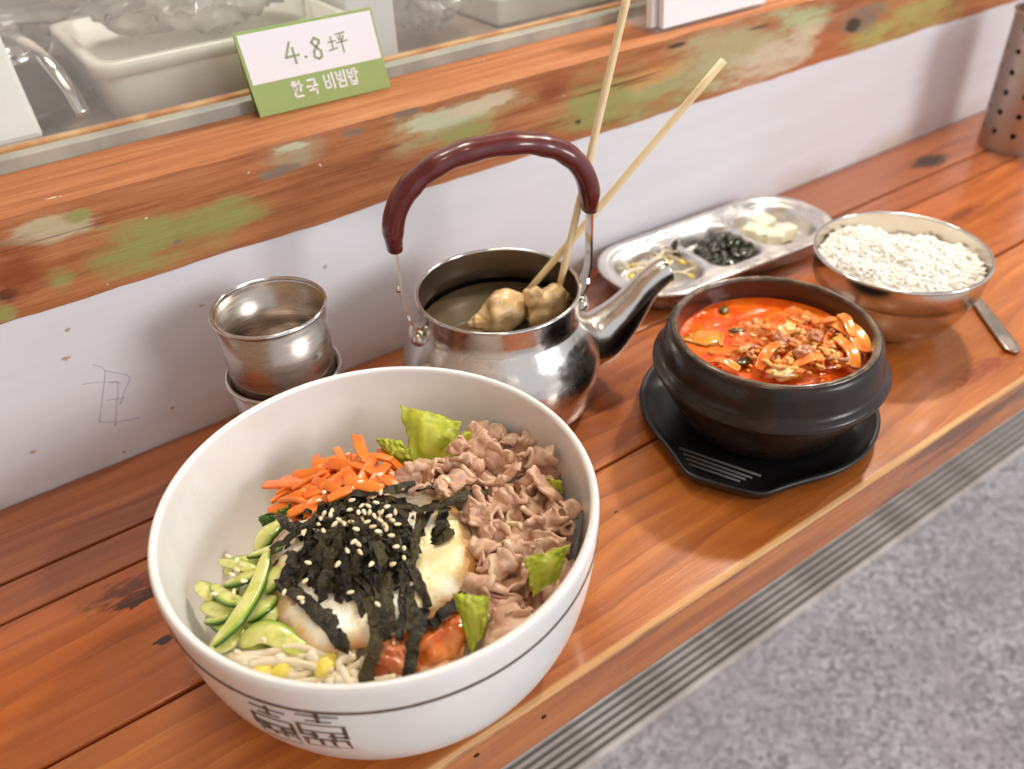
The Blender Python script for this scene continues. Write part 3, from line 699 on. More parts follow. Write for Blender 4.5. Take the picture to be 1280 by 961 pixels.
# ================================================================== STONE POT ON TRIVET
PC = Vector((.3614, .2658, 0)); TVC = Vector((.3655, .2725, 0))
BLK = simple('black_melamine', (22, 21, 21), .36, bmp=.05, bscale=700)
tv = empty('pot_trivet', TVC); tag(tv, 'black plastic trivet with a ribbed grip under the stew pot', 'trivet')
TH = math.radians(209.5)
def tvr(a):
    d = abs((a - TH + PI) % (2 * PI) - PI) * 180 / PI
    K = [(0, .0838), (8, .0846), (13, .0858), (16, .0850), (20, .0812), (27, .0768), (36, .0742), (48, .0738), (180, .0738)]
    for (a0, r0), (a1, r1) in zip(K[:-1], K[1:]):
        if a0 <= d <= a1: return lerp(r0, r1, (d - a0) / (a1 - a0))
    return .0738
def tv_geo():
    n = 240; A = [2 * PI * k / n for k in range(n)]; R = [tvr(a) for a in A]
    R = [sum(R[(k + j) % n] for j in (-2, -1, 0, 1, 2)) / 5 for k in range(n)]
    V = []; F = []
    L = [(-.014, 0), (-.006, .002), (-.001, .0085), (0, .0115), (-.0008, .0125), (-.0028, .0124), (-.0045, .0105), (-.010, .0072), (-.016, .0066)]
    for dr, z in L:
        for a, r in zip(A, R): V.append(TVC + Vector(((r + dr) * math.cos(a), (r + dr) * math.sin(a), z)))
    for j in range(len(L) - 1):
        for k in range(n): F.append((j * n + k, j * n + (k + 1) % n, (j + 1) * n + (k + 1) % n, (j + 1) * n + k))
    F.append(tuple(reversed(range(n)))); F.append(tuple(range((len(L) - 1) * n, len(L) * n)))
    return V, F
obj('tray_plate', *tv_geo(), BLK, tv)
ax = Vector((math.cos(TH), math.sin(TH), 0)); sd = Vector((-ax.y, ax.x, 0))
RIB = simple('worn_rib_plastic', (92, 88, 84), .5)
for (a, b) in (((849, 560), (951, 595)), ((854, 567), (940, 597.5)), ((858, 573.5), (932, 599.5)), ((861, 580), (925, 602))):
    p0, p1 = onz(*a, .0078), onz(*b, .0078); obj('grip_rib', *tube([p0, (p0 + p1) / 2, p1], .0008, 8), RIB, tv)
m = NT('stoneware_glaze'); p = m.oco(); m.col(m.mix(m.rng(m.noise(p, 40, 5), .4, .7), (30, 19, 15), (48, 31, 24))); m.set(rough=m.rng(m.noise(p, 25, 5), .3, .7, .22, .40), coat=.1, coatr=.12, spec=.35); m.bump(m.noise(p, 160, 4), .12, .0015); STO = m.m
m = NT('stoneware_rim'); p = m.oco(); m.col(m.mix(m.rng(m.noise(p, 120, 4), .45, .65), (74, 58, 44), (120, 96, 70))); m.set(rough=.3, coat=.4); STOR = m.m
pot = empty('stew_pot', PC + Vector((0, 0, .0068))); tag(pot, 'black stoneware pot of bubbling red stew', 'pot')
PZ = .0068
obj('body', *lathe(PC, [(0, PZ), (.040, PZ), (.045, .0090), (.0515, .0165), (.0585, .029), (.0640, .0410), (.0658, .0452), (.0664, .0466), (.0680, .0475), (.0690, .0488), (.0692, .0502), (.0683, .0516), (.0660, .0530), (.0645, .0546), (.0639, .0570), (.0636, .0605), (.0629, .0655), (.0614, .0700), (.0602, .0718), (.0590, .0725)], 96), STO, pot)
obj('inner_wall', *lathe(PC, [(.0555, .0722), (.0545, .068), (.0545, .060), (.053, .045), (.040, .018), (0, .016)], 96), simple('pot_inside', (52, 26, 20), .3, coat=.3), pot)
obj('rim', *lathe(PC, [(.0592, .0712), (.0590, .0726), (.0575, .0736), (.0560, .0732), (.0553, .0716)], 96), STOR, pot)
# stew
SZ = .0588; SL = PC + Vector((.030, -.004, 0))
m = NT('red_stew'); p = m.oco(); a = m.attr()
nb = m.noise(p, 70, 5); nf = m.noise(p, 260, 4)
broth = m.mix(m.rng(nb, .4, .65), (226, 80, 8), (238, 112, 16)); broth = m.mix(m.rng(m.noise(p, 36, 3), .55, .72), broth, (240, 148, 30))
sol = m.mix(m.rng(nf, .36, .64), (232, 104, 26), (246, 172, 70)); sol = m.mix(m.rng(nb, .54, .66), sol, (240, 200, 140)); sol = m.mix(m.rng(m.noise(p, 130, 3), .62, .72), sol, (196, 66, 18))
m.col(m.mix(a, broth, sol)); m.set(rough=.10, coat=.2, coatr=.05, spec=.4); m.bump(m.math('ADD', nf, m.math('MULTIPLY', m.noise(p, 700, 3), .3)), .5, .0012); STEW = m.m
def stew_geo():
    V = []; F = []; A = []; n = 150; R = 70
    cpx = onz(1000, 428, SZ) - PC
    def h(x, y):
        d = math.hypot((x - cpx.x) / .038, (y - cpx.y) / .034); k = smooth01(1.25 - d + .5 * nz(x * 60, y * 60))
        z = k * (.0055 + .0050 * nz(x * 110, y * 110) + .0042 * nz(x * 260, y * 260) + .0030 * nz(x * 520, y * 520)) + .0005 * nz(x * 160, y * 160, 4)
        return z, k
    z, k = h(0, 0); V.append(PC + Vector((0, 0, SZ + z))); A.append(k)
    for j in range(1, R + 1):
        r = .0546 * j / R
        for i in range(n):
            t = 2 * PI * i / n; x, y = r * math.cos(t), r * math.sin(t); z, k = h(x, y); e = smooth01((.0546 - r) / .004)
            V.append(PC + Vector((x, y, SZ + z * e + (1 - e) * .0006))); A.append(k)
    for i in range(n): F.append((0, 1 + i, 1 + (i + 1) % n))
    for j in range(R - 1):
        b = 1 + j * n
        for i in range(n): F.append((b + i, b + n + i, b + n + (i + 1) % n, b + (i + 1) % n))
    return V, F, A
v, f, at = stew_geo(); o = obj('kimchi_stew', v, f, STEW, attr=at); tag(o, 'red kimchi stew filling the black stoneware pot', 'stew')
def stew_at(px, py, dz=0): return onz(px, py, SZ + dz)
KIM = simple('stewed_kimchi', (232, 112, 30), .15, (246, 170, 74), 70, coat=.6, sss=.15, ssss=.004, bmp=.3, bscale=300)
TOF = simple('egg_curd', (244, 214, 146), .2, (236, 178, 84), 60, coat=.5, sss=.2, ssss=.005); MEA = simple('stewed_meat', (206, 138, 96), .25, (176, 98, 60), 80, coat=.5); SCA = simple('stewed_scallion', (90, 74, 24), .2, (124, 104, 34), 60, coat=.5)
for a, b, wd, lb in (((948, 462, .006), (972, 428, .010), .007, 'orange kimchi strip lying across the middle of the stew'), ((1040, 398, .010), (1083, 440, .008), .013, 'broad kimchi leaf against the right wall of the pot'), ((1045, 420, .009), (1070, 460, .007), .008, 'curled kimchi leaf at the right side of the stew'),
                  ((1050, 392, .012), (1066, 420, .012), .007, 'kimchi leaf standing up highest at the right of the stew'), ((915, 430, .004), (950, 438, .004), .006, 'kimchi strip just left of the stew centre'), ((1018, 404, .008), (1046, 398, .010), .005, 'thin kimchi strip near the back right of the stew'),
                  ((885, 452, .003), (925, 462, .003), .006, 'kimchi strip at the front left of the stew'), ((990, 458, .007), (1030, 446, .008), .007, 'kimchi strip at the front right of the stew')):
    p0, p1 = stew_at(*a), stew_at(*b); mid = (p0 + p1) / 2 + Vector((rnd.uniform(-.003, .003), rnd.uniform(-.003, .003), .0025))
    o = strip(catmull([p0, mid, p1], 14), wd, KIM, 'kimchi_strip', None, rnd.uniform(-1, 1), .0016); solid_mod = o.modifiers.new('b', 'SUBSURF'); solid_mod.levels = 2; solid_mod.render_levels = 2; tag(o, lb, 'kimchi', 'kimchi strips in the stew')
for (px, py, dz, r, mt, nm, ct, lb) in ((983, 412, .0085, (.0065, .0042, .0034), TOF, 'egg_curd', 'egg', 'cream egg curd at the stew centre'), (975, 424, .008, (.0055, .004, .004), MEA, 'meat_chunk', 'meat', 'brown meat chunk below the egg curd in the stew'), (980, 466, .006, (.009, .005, .0035), TOF, 'egg_curd', 'egg', 'pale egg curd at the front wall of the stew'),
                                  (1004, 440, .009, (.006, .0045, .004), MEA, 'meat_chunk', 'meat', 'pinkish meat chunk in the middle right of the stew'), (930, 452, .003, (.0055, .003, .0015), SCA, 'scallion_piece', 'scallion', 'dark scallion piece at the front left of the stew'), (922, 413, .002, (.0045, .002, .0010), SCA, 'scallion_piece', 'scallion', 'dark scallion piece floating left of the stew centre'),
                                  (905, 387, .001, (.004, .003, .001), SCA, 'scallion_piece', 'scallion', 'small dark scallion floating at the back left of the broth'), (1020, 420, .010, (.005, .004, .003), MEA, 'meat_chunk', 'meat', 'small meat chunk at the right of the stew mound'), (880, 422, .0005, (.012, .008, .0014), simple('stewed_tofu', (226, 138, 40), .12, (234, 160, 60), 60, coat=.6), 'tofu_slab', 'tofu', 'orange stained tofu just under the broth at left')):
    sdv = rnd.random() * 20; o = obj(nm, *ellipsoid(stew_at(px, py, dz), r, 20, 14, Matrix.Rotation(rnd.uniform(-1, 1), 3, 'Z'), lambda q: .5 * nz(q.x * 2 + sdv, q.y * 2, q.z * 2) + .2 * nz(q.x * 5, q.y * 5 + sdv, q.z * 5)), mt); tag(o, lb, ct)
rs = random.Random(4); FLK = simple('stew_shreds', (240, 160, 70), .2, (234, 196, 130), 200, coat=.3, bmp=.4, bscale=500)
for k in range(110):
    t = rs.random() * 2 * PI; q = math.sqrt(rs.random()); px, py = 1000 + 76 * q * math.cos(t), 430 + 34 * q * math.sin(t); mt = (KIM, FLK, FLK, MEA, KIM)[k % 5]; sdv = rs.random() * 30; rr_ = rs.uniform(.0013, .0026)
    o = obj('stew_flake', *ellipsoid(stew_at(px, py, .006 + .003 * rs.random()), (rr_ * rs.uniform(1, 2.2), rr_ * .8, rr_ * .6), 12, 8, Matrix.Rotation(rs.uniform(-PI, PI), 3, 'Z') @ Matrix.Rotation(rs.uniform(-.5, .5), 3, 'Y'), lambda v: .6 * nz(v.x * 2 + sdv, v.y * 2, v.z * 2)), mt); tag(o, 'small shredded flake in the heap on the right of the stew', 'stew flake', 'flakes in the stew')
# oil bubbles on the broth
m = NT('oil_bubble'); m.col((238, 150, 50)); m.set(rough=.03, coat=1.0, coatr=.02); BUB = m.m
for k, (px, py) in enumerate(((863, 419), (870, 423), (898, 415), (903, 418), (914, 419), (919, 417), (902, 431), (889, 441), (910, 444), (896, 453), (983, 401), (988, 404), (1002, 421), (938, 457), (935, 463), (960, 465), (1022, 440), (1040, 437), (1046, 452), (1038, 446), (1048, 458), (1060, 455), (1012, 466), (900, 459), (1000, 403))):
    r = rnd.uniform(.0010, .0019); o = obj('oil_bubble', *ellipsoid(stew_at(px, py, .0006 if px < 930 else .008), (r, r, r * .7), 12, 8), BUB); tag(o, 'tiny glossy oil bubble on the red stew', 'bubble', 'bubbles on the stew')

# ================================================================== RICE BOWL
RC = Vector((.5184, .2888, 0)); RBM = metal('rice_bowl_steel', (214, 210, 206), .2, (16, 16, 300), bstr=.04)
rb = empty('rice_bowl', RC); tag(rb, 'steel rice bowl with a stepped side, full of rice', 'bowl')
obj('body', *lathe(RC, [(0, .002), (.022, .0015), (.0235, 0), (.0265, 0), (.0275, .003), (.035, .0068), (.0435, .0140), (.0500, .0250), (.0548, .0380), (.0555, .0410), (.0562, .0414), (.0578, .0570), (.0582, .0590)], 96), RBM, rb)
obj('inner_wall', *lathe(RC, [(.0568, .0592), (.056, .052), (.0535, .040), (.046, .022), (.03, .010), (0, .008)], 96), metal('rice_bowl_inside', (216, 208, 196), .28), rb)
obj('rim', *lathe(RC, [(.0575 + .0011 * math.cos(a), .0594 + .0012 * math.sin(a)) for a in [2 * PI * k / 10 for k in range(11)]], 96), CHR, rb)
RICE = simple('steamed_rice', (250, 247, 240), .4, (244, 240, 232), 200)
def rice_h(x, y):
    r = math.hypot(x, y); return .0500 + .0085 * (1 - (r / .055) ** 2) + .0045 * nz(x * 70 + 3, y * 70) + .0025 * nz(x * 170, y * 170 + 5) - .006 * smooth01((x * .5 + y * .86 - .012) / .02) * smooth01((x * .86 - y * .5 + .01) / .02)
def rice_geo(n=3400):
    V = []; F = []
    gv, gf = ellipsoid((0, 0, 0), (.0027, .00105, .00105), 6, 5)
    # base
    nb = 60; b0 = []
    bv, bf = grid(lambda u, t: RC + Vector((.0545 * t * math.cos(2 * PI * u), .0545 * t * math.sin(2 * PI * u), rice_h(.0545 * t * math.cos(2 * PI * u), .0545 * t * math.sin(2 * PI * u)) + .0003)), 64, 24)
    V += bv; F += bf; r_ = random.Random(5)
    for k in range(n):
        r = .0535 * math.sqrt(r_.random()); t = r_.random() * 2 * PI; x, y = r * math.cos(t), r * math.sin(t)
        M = Matrix.Rotation(r_.uniform(0, 2 * PI), 3, 'Z') @ Matrix.Rotation(r_.gauss(0, .5), 3, 'Y'); s = r_.uniform(.8, 1.1)
        c = RC + Vector((x, y, rice_h(x, y) + r_.uniform(-.0008, .0016))); b = len(V)
        V += [c + M @ (q * s) for q in gv]; F += [tuple(i + b for i in q) for q in gf]
    return V, F
o = obj('steamed_rice', *rice_geo(), RICE); tag(o, 'white steamed rice heaped in the steel bowl', 'rice', kind='stuff')

# spoon
spn = empty('spoon', (.60, .275, .002)); tag(spn, 'flat steel spoon handle sticking out behind the rice bowl', 'spoon')
a, b = Vector((.5535, .2095, .0022)), Vector((.632, .3165, .0048)); d = (b - a); u = Vector((d.y, -d.x, 0)).normalized()
def spoon_w(t): return .0052 * math.sqrt(max(.02, 1 - max(0, 1 - t / .035) ** 2)) * lerp(1, .55, smooth01(t * 1.1))
v, f = grid(lambda s, t: a + d * t + u * ((s - .5) * 2 * spoon_w(t)), 6, 40); solid(obj('handle', v, f, CUPM, spn), .0016)
q = a + d * 1.10; o = obj('spoon_head', *ellipsoid(q, (.019, .026, .005), 24, 12, Matrix.Rotation(-.64, 3, 'Z')), CUPM, spn)

# ================================================================== UTENSIL HOLDER
UC = Vector((.8985, .4085, 0)); UR = .0375; UH = .128
uh = empty('utensil_holder', UC); tag(uh, 'perforated steel utensil holder at the right end of the counter', 'holder')
UM = metal('perforated_steel', (190, 176, 164), .38, (14, 14, 300), bstr=.06)
def perf():
    nc, nr, K = 12, 6, 16; z0, dz = .010, .0190; V = []; F = []
    def pt(t, z): a = t * 2 * PI; return UC + Vector((UR * math.cos(a), UR * math.sin(a), z))
    for c in range(nc):
        for r in range(nr):
            tc = (c + .5) / nc; zc = z0 + dz * (r + .5); b = len(V)
            for k in range(K):
                a = 2 * PI * k / K + PI / 12 * 0; ca, sa = math.cos(a), math.sin(a); mxx = max(abs(ca), abs(sa))
                V.append(pt(tc + .5 / nc * ca / mxx, zc + dz / 2 * sa / mxx))
            for k in range(K):
                a = 2 * PI * k / K; V.append(pt(tc + .0029 / (2 * PI * UR) * math.cos(a), zc + .0029 * math.sin(a)))
            for k in range(K): F.append((b + k, b + (k + 1) % K, b + K + (k + 1) % K, b + K + k))
    for za, zb in ((0, z0), (z0 + dz * nr, UH)):
        b = len(V); n = nc * 4
        for z in (za, zb):
            for k in range(n): V.append(pt(k / n, z))
        for k in range(n): F.append((b + k, b + (k + 1) % n, b + n + (k + 1) % n, b + n + k))
    b = len(V); n = nc * 4
    for k in range(n): V.append(pt(k / n, .0005))
    F.append(tuple(reversed(range(b, b + n))))
    return V, F
o = obj('perforated_body', *perf(), UM, uh)
bm = bmesh.new(); bm.from_mesh(o.data); bmesh.ops.remove_doubles(bm, verts=bm.verts, dist=.0002); bm.to_mesh(o.data); bm.free()
solid(o, .0009, 0, -1); md = o.modifiers.new('e', 'EDGE_SPLIT'); md.split_angle = math.radians(35)
obj('rolled_rim', *lathe(UC, [(UR + .0014 * math.cos(a), UH + .0014 * math.sin(a)) for a in [2 * PI * k / 10 for k in range(11)]], 64), CHR, uh)
obj('shade_liner', *lathe(UC, [(UR - .006, .003), (UR - .006, .11), (UR - .0065, .11), (UR - .0065, .003)], 48), metal('holder_shade_steel', (60, 52, 48), .5), uh)  # dark sleeve stands in for the shade behind the holes
for (dx, dy, tx, ty, lb) in ((-.020, .004, -.014, .006, 'steel spoon in the utensil holder, leaning furthest left'), (.006, .012, .012, .010, 'steel spoon in the utensil holder, at its back'), (.004, -.014, .006, -.02, 'steel spoon in the utensil holder, at its front')):
    t = empty('table_spoon', UC + Vector((dx, dy, .004))); tag(t, lb, 'spoon', 'spoons in the utensil holder')
    p0 = UC + Vector((dx * .6, dy * .6, .004)); p1 = UC + Vector((dx + tx, dy + ty, .205)); obj('handle', *tube([lerp(p0, p1, k / 6) for k in range(7)], lambda t_: lerp(.0025, .0045, t_), 10, oval=(1.2, .4)), CHR, t)


# ================================================================== BIG BIBIMBAP BOWL
BC = Vector((.1025, .267, 0))
m = NT('bowl_glaze'); p = m.oco(); b = m.mix(m.rng(m.noise(p, 30, 4), .3, .7), (238, 237, 236), (230, 228, 226)); b = m.mix(m.rng(m.noise(p, 420, 2), .76, .79, 0, .5), b, (170, 150, 126))
m.col(b); m.set(rough=.28, coat=.5, coatr=.08); BGL = m.m
OUT = [(0, .002), (.047, .002), (.0495, 0), (.0545, 0), (.069, .0045), (.0818, .0165), (.0906, .0345), (.0955, .0550), (.0975, .0765), (.0981, .0860), (.0975, .0892), (.0962, .0900), (.0945, .0893), (.0938, .0870),
       (.0930, .0765), (.0912, .0580), (.0865, .0390), (.0770, .0220), (.0640, .0120), (.045, .0090), (0, .0080)]
def dense(pr, n):
    P = catmull([(r, z, 0) for r, z in pr], n); return [(max(0, q.x), q.y) for q in P]
OUTD = OUT[:3] + dense(OUT[3:], 90)[0:]; OUTD[-1] = (0, .008)
bowl = empty('ceramic_bowl', BC); tag(bowl, 'large white ceramic bowl of bibimbap with a thin brown rim line', 'bowl')
obj('body', *lathe(BC, OUTD, 144), BGL, bowl)
def orad(z):      # outer radius at height z
    Q = [(.0545, 0), (.069, .0045), (.0818, .0165), (.0906, .0345), (.0955, .0550), (.0975, .0765), (.0981, .0860), (.0975, .0892)]
    for (r0, z0), (r1, z1) in zip(Q[:-1], Q[1:]):
        if z0 <= z <= z1: return lerp(r0, r1, (z - z0) / (z1 - z0))
    return Q[-1][0]
def irad(z):
    Q = [(.0640, .0120), (.0770, .0220), (.0865, .0390), (.0912, .0580), (.0930, .0765), (.0938, .0870)]
    for (r0, z0), (r1, z1) in zip(Q[:-1], Q[1:]):
        if z0 <= z <= z1: return lerp(r0, r1, (z - z0) / (z1 - z0))
    return .09
INK = simple('brown_underglaze', (82, 60, 46), .4, (112, 88, 70), 300)
rw = random.Random(3); 
def stripe():
    V = []; F = []; n = 240
    for k in range(n):
        a = 2 * PI * k / n; w0 = .00075 + .00016 * nz(k * .9, 2); zc = .0752 + .00012 * nz(k * .3, 8)
        for z, dr in ((zc - w0, .0), (zc - w0, .00045), (zc + w0, .00045), (zc + w0, 0)):
            r = orad(z) + dr - .00005; V.append(BC + Vector((r * math.cos(a), r * math.sin(a), z)))
    for k in range(n):
        for j in range(4): F.append((k * 4 + j, ((k + 1) % n) * 4 + j, ((k + 1) % n) * 4 + (j + 1) % 4, k * 4 + (j + 1) % 4))
    return V, F
o = fixnorm(obj('rim_line', *stripe(), INK, bowl))
# emblem: double happiness drawn on the outer wall
def bowl_hit(px, py):
    d = ray(px, py).normalized(); t = .15
    while t < .8:
        q = CAM + d * t; r = math.hypot(q.x - BC.x, q.y - BC.y)
        if 0 <= q.z < .089 and r <= orad(q.z): break
        t += .0004
    return math.atan2(q.y - BC.y, q.x - BC.x), q.z
HAP = [[(.5, 1), (.5, .80)], [(.08, .93), (.92, .93)], [(.25, .80), (.75, .80)], [(.02, .70), (.98, .70), (.98, .52), (.02, .52), (.02, .70)], [(.02, .52), (.02, .42), (.35, .42)], [(.98, .52), (.98, .40), (.62, .42)],
       [(.05, .30), (.95, .30), (.95, .04), (.05, .04), (.05, .30)], [(.38, .30), (.38, .04)], [(.64, .30), (.64, .04)], [(.30, .52), (.30, .30)], [(.70, .52), (.70, .30)]]
A1, Z1 = bowl_hit(343, 906); A2, Z2 = bowl_hit(405, 917)
def emblem(px, py, wd, ht):
    a, z = bowl_hit(px, py); parts = []
    for st in HAP:
        for (x0, y0), (x1, y1) in zip(st[:-1], st[1:]):
            P = []
            for k in range(5):
                x, y = lerp(x0, x1, k / 4) - .5, lerp(y0, y1, k / 4) - .5
                zz = z + y * ht; aa = a + (x * wd) / orad(max(.001, zz)); r = orad(max(.001, zz)) + .00012
                P.append(BC + Vector((r * math.cos(aa), r * math.sin(aa), zz)))
            e = (P[-1] - P[0]).normalized() * .0004; P[0] -= e; P[-1] += e
            aa = a; parts.append(ribbon(P, .0017, (math.cos(aa) * .8, math.sin(aa) * .8, -.45), .0003))
    return obj('painted_emblem', *merge(parts), INK, bowl, smooth=False)
e1 = emblem(344, 906, .0175, .030); e2 = emblem(404, 916, .0185, .030)

# ---------------- food surface
def mound(x, y):
    dx, dy = x - BC.x, y - BC.y; r = math.hypot(dx, dy); return .0545 + .0125 * (1 - (r / .085) ** 2)
EGC = onz(470, 712, .068); HEAP = onz(450, 690, .074)
def top(x, y):
    z = mound(x, y)
    d = math.hypot(x - EGC.x, y - EGC.y); z += .0050 * smooth01((.056 - d) / .012)
    d = math.hypot((x - HEAP.x), (y - HEAP.y)); z += .0110 * math.exp(-(d / .027) ** 2)
    return z
def hit(px, py, fn=mound, dz=0):
    z = .065
    for _ in range(12):
        q = onz(px, py, z + dz); z = fn(q.x, q.y)
    q = onz(px, py, z + dz); return q
# rice bed that carries the toppings
def bed():
    n = 72; V = []; F = []; R = 20
    for j in range(R + 1):
        for i in range(n):
            t = 2 * PI * i / n; r = .0755 * j / R; x, y = BC.x + r * math.cos(t), BC.y + r * math.sin(t); V.append((x, y, mound(x, y) - .006 - .026 * smooth01((r - .050) / .028) + .0015 * nz(x * 200, y * 200)))
    for j in range(R):
        for i in range(n): F.append((j * n + i, (j + 1) * n + i, (j + 1) * n + (i + 1) % n, j * n + (i + 1) % n))
    return V, F
o = obj('rice_bed', *bed(), simple('bibimbap_rice', (226, 214, 190), .5, (206, 186, 150), 300, bmp=.5, bscale=400, bdist=.001)); tag(o, 'cooked rice under the toppings in the white ceramic bowl', 'rice', kind='stuff')

# ---------------- carrots
CAR = simple('carrot', (244, 124, 26), .3, (236, 100, 16), 120, vary=(250, 146, 52), coat=.35, coatr=.15, bmp=.2, bscale=400)
def stick(p0, p1, wd, th, bend, m, name, n=8, roll=0., taper=.15):
    p0, p1 = Vector(p0), Vector(p1); mid = (p0 + p1) / 2 + Vector(bend); P = catmull([p0, mid, p1], n); V = []; F = []
    for i, q in enumerate(P):
        T = (P[min(i + 1, n)] - P[max(i - 1, 0)]).normalized(); s = T.cross(Vector((0, 0, 1)))
        if s.length < .05: s = T.cross(Vector((1, 0, 0)))
        s.normalize(); s = Matrix.Rotation(roll, 3, T) @ s; u = s.cross(T); k = 1 - taper * abs(2 * i / n - 1) ** 2
        for a, b in ((-1, -1), (1, -1), (1, 1), (-1, 1)): V.append(q + s * (a * wd / 2 * k) + u * (b * th / 2 * k))
    for i in range(n):
        for k in range(4): F.append((i * 4 + k, i * 4 + (k + 1) % 4, i * 4 + 4 + (k + 1) % 4, i * 4 + 4 + k))
    F.append((3, 2, 1, 0)); F.append((n * 4, n * 4 + 1, n * 4 + 2, n * 4 + 3))
    o = obj(name, V, F, m, smooth=True); bevel(o, min(wd, th) * .22, 2); return o
cars = [((330, 606), (425, 612), .006), ((335, 640), (405, 625), .004), ((350, 632), (395, 655), .003), ((375, 600), (430, 575), .006), ((365, 612), (420, 585), .007), ((420, 560), (432, 592), .010), ((446, 544), (460, 578), .012), ((390, 582), (440, 570), .008), ((400, 612), (470, 575), .010),
        ((440, 618), (466, 572), .012), ((460, 612), (485, 580), .010), ((470, 585), (500, 600), .008), ((365, 650), (402, 640), .004), ((372, 662), (405, 650), .004), ((380, 620), (440, 600), .009), ((410, 625), (455, 608), .011), ((345, 618), (385, 598), .004), ((395, 570), (410, 598), .006),
        ((428, 588), (452, 612), .011), ((455, 570), (490, 575), .010), ((375, 635), (420, 640), .007), ((475, 562), (505, 590), .006), ((392, 600), (436, 622), .010), ((440, 580), (480, 598), .013), ((350, 600), (400, 590), .004), ((410, 580), (450, 590), .010), ((360, 625), (400, 612), .007), ((380, 648), (430, 632), .007),
        ((338, 628), (372, 612), .003), ((430, 600), (478, 612), .013), ((465, 598), (500, 612), .010), ((390, 664), (430, 650), .005), ((350, 640), (380, 622), .004)]
rc = random.Random(21)
for _ in range(26):
    ca = (rc.uniform(362, 492), rc.uniform(578, 640)); t_ = rc.uniform(-.9, .5); L_ = rc.uniform(16, 30)
    if ca[0] < 410 and ca[1] < 604: ca = (ca[0] + 30, ca[1] + 14)
    if ca[1] > 660 - (ca[0] - 350) * .32: ca = (ca[0], ca[1] - 25)
    cars.append(((ca[0] - L_ * math.cos(t_), ca[1] - L_ * math.sin(t_)), (ca[0] + L_ * math.cos(t_), ca[1] + L_ * math.sin(t_)), rc.uniform(.001, .009)))
for k, (a, b, dz) in enumerate(cars):
    p0, p1 = hit(*a, mound, dz), hit(*b, mound, dz + rnd.uniform(-.001, .002))
    if k == 6: p0.z += .006; p0 = onz(446, 544, p0.z)
    o = stick(p0, p1, rnd.uniform(.0042, .0064), rnd.uniform(.0016, .0026), (rnd.uniform(-.0015, .0015), rnd.uniform(-.0015, .0015), rnd.uniform(0, .002)), CAR, 'carrot_strip', 8, rnd.uniform(-.7, .7))
    lb = {0: 'orange carrot strip sticking out furthest left against the bowl wall', 6: 'orange carrot strip standing up highest beside the lettuce', 1: 'lowest orange carrot strip pointing left above the green sprig'}.get(k, 'cooked orange carrot strip in the heap at the back left of the bowl')
    tag(o, lb, 'carrot', 'carrot strips in the bowl')

# ---------------- cucumber
m = NT('cucumber_flesh'); p = m.oco(); a = m.attr(); b = m.mix(m.rng(m.noise(p, 140, 4), .35, .65), (226, 224, 140), (202, 206, 98)); b = m.mix(m.rng(a, .62, .90), b, (150, 178, 58)); b = m.mix(m.rng(a, .88, .985), b, (48, 92, 24)); m.col(b); m.set(rough=.22, coat=.5, coatr=.1, sss=0); m.bump(m.noise(p, 500, 3), .2, .0006); CUC = m.m
def cucumber(pts, wd, th, side, name='cucumber_slice', n=14):
    P = catmull(pts, n); V = []; F = []; A = []; K = 12
    for i, q in enumerate(P):
        T = (P[min(i + 1, n)] - P[max(i - 1, 0)]).normalized(); s = T.cross(Vector((0, 0, 1)))
        if s.length < .05: s = T.cross(Vector((1, 0, 0)))
        s.normalize(); u = s.cross(T); t = i / n; k = math.sin(PI * (.04 + .92 * t)) ** .34
        for j in range(K):
            a = 2 * PI * j / K; V.append(q + s * (math.cos(a) * wd / 2 * k) + u * (math.copysign(abs(math.sin(a)) ** .6, math.sin(a)) * th / 2 * (.5 + .5 * k) * (1 + .55 * math.cos(a) * side) * (1 + .25 * nz(t * 9, j * .7, side)))); A.append(.5 + .5 * math.cos(a) * side)
    for i in range(n):
        for j in range(K): F.append((i * K + j, i * K + (j + 1) % K, (i + 1) * K + (j + 1) % K, (i + 1) * K + j))
    F.append(tuple(reversed(range(K)))); F.append(tuple(range(n * K, n * K + K)))
    return obj(name, V, F, CUC, attr=A)
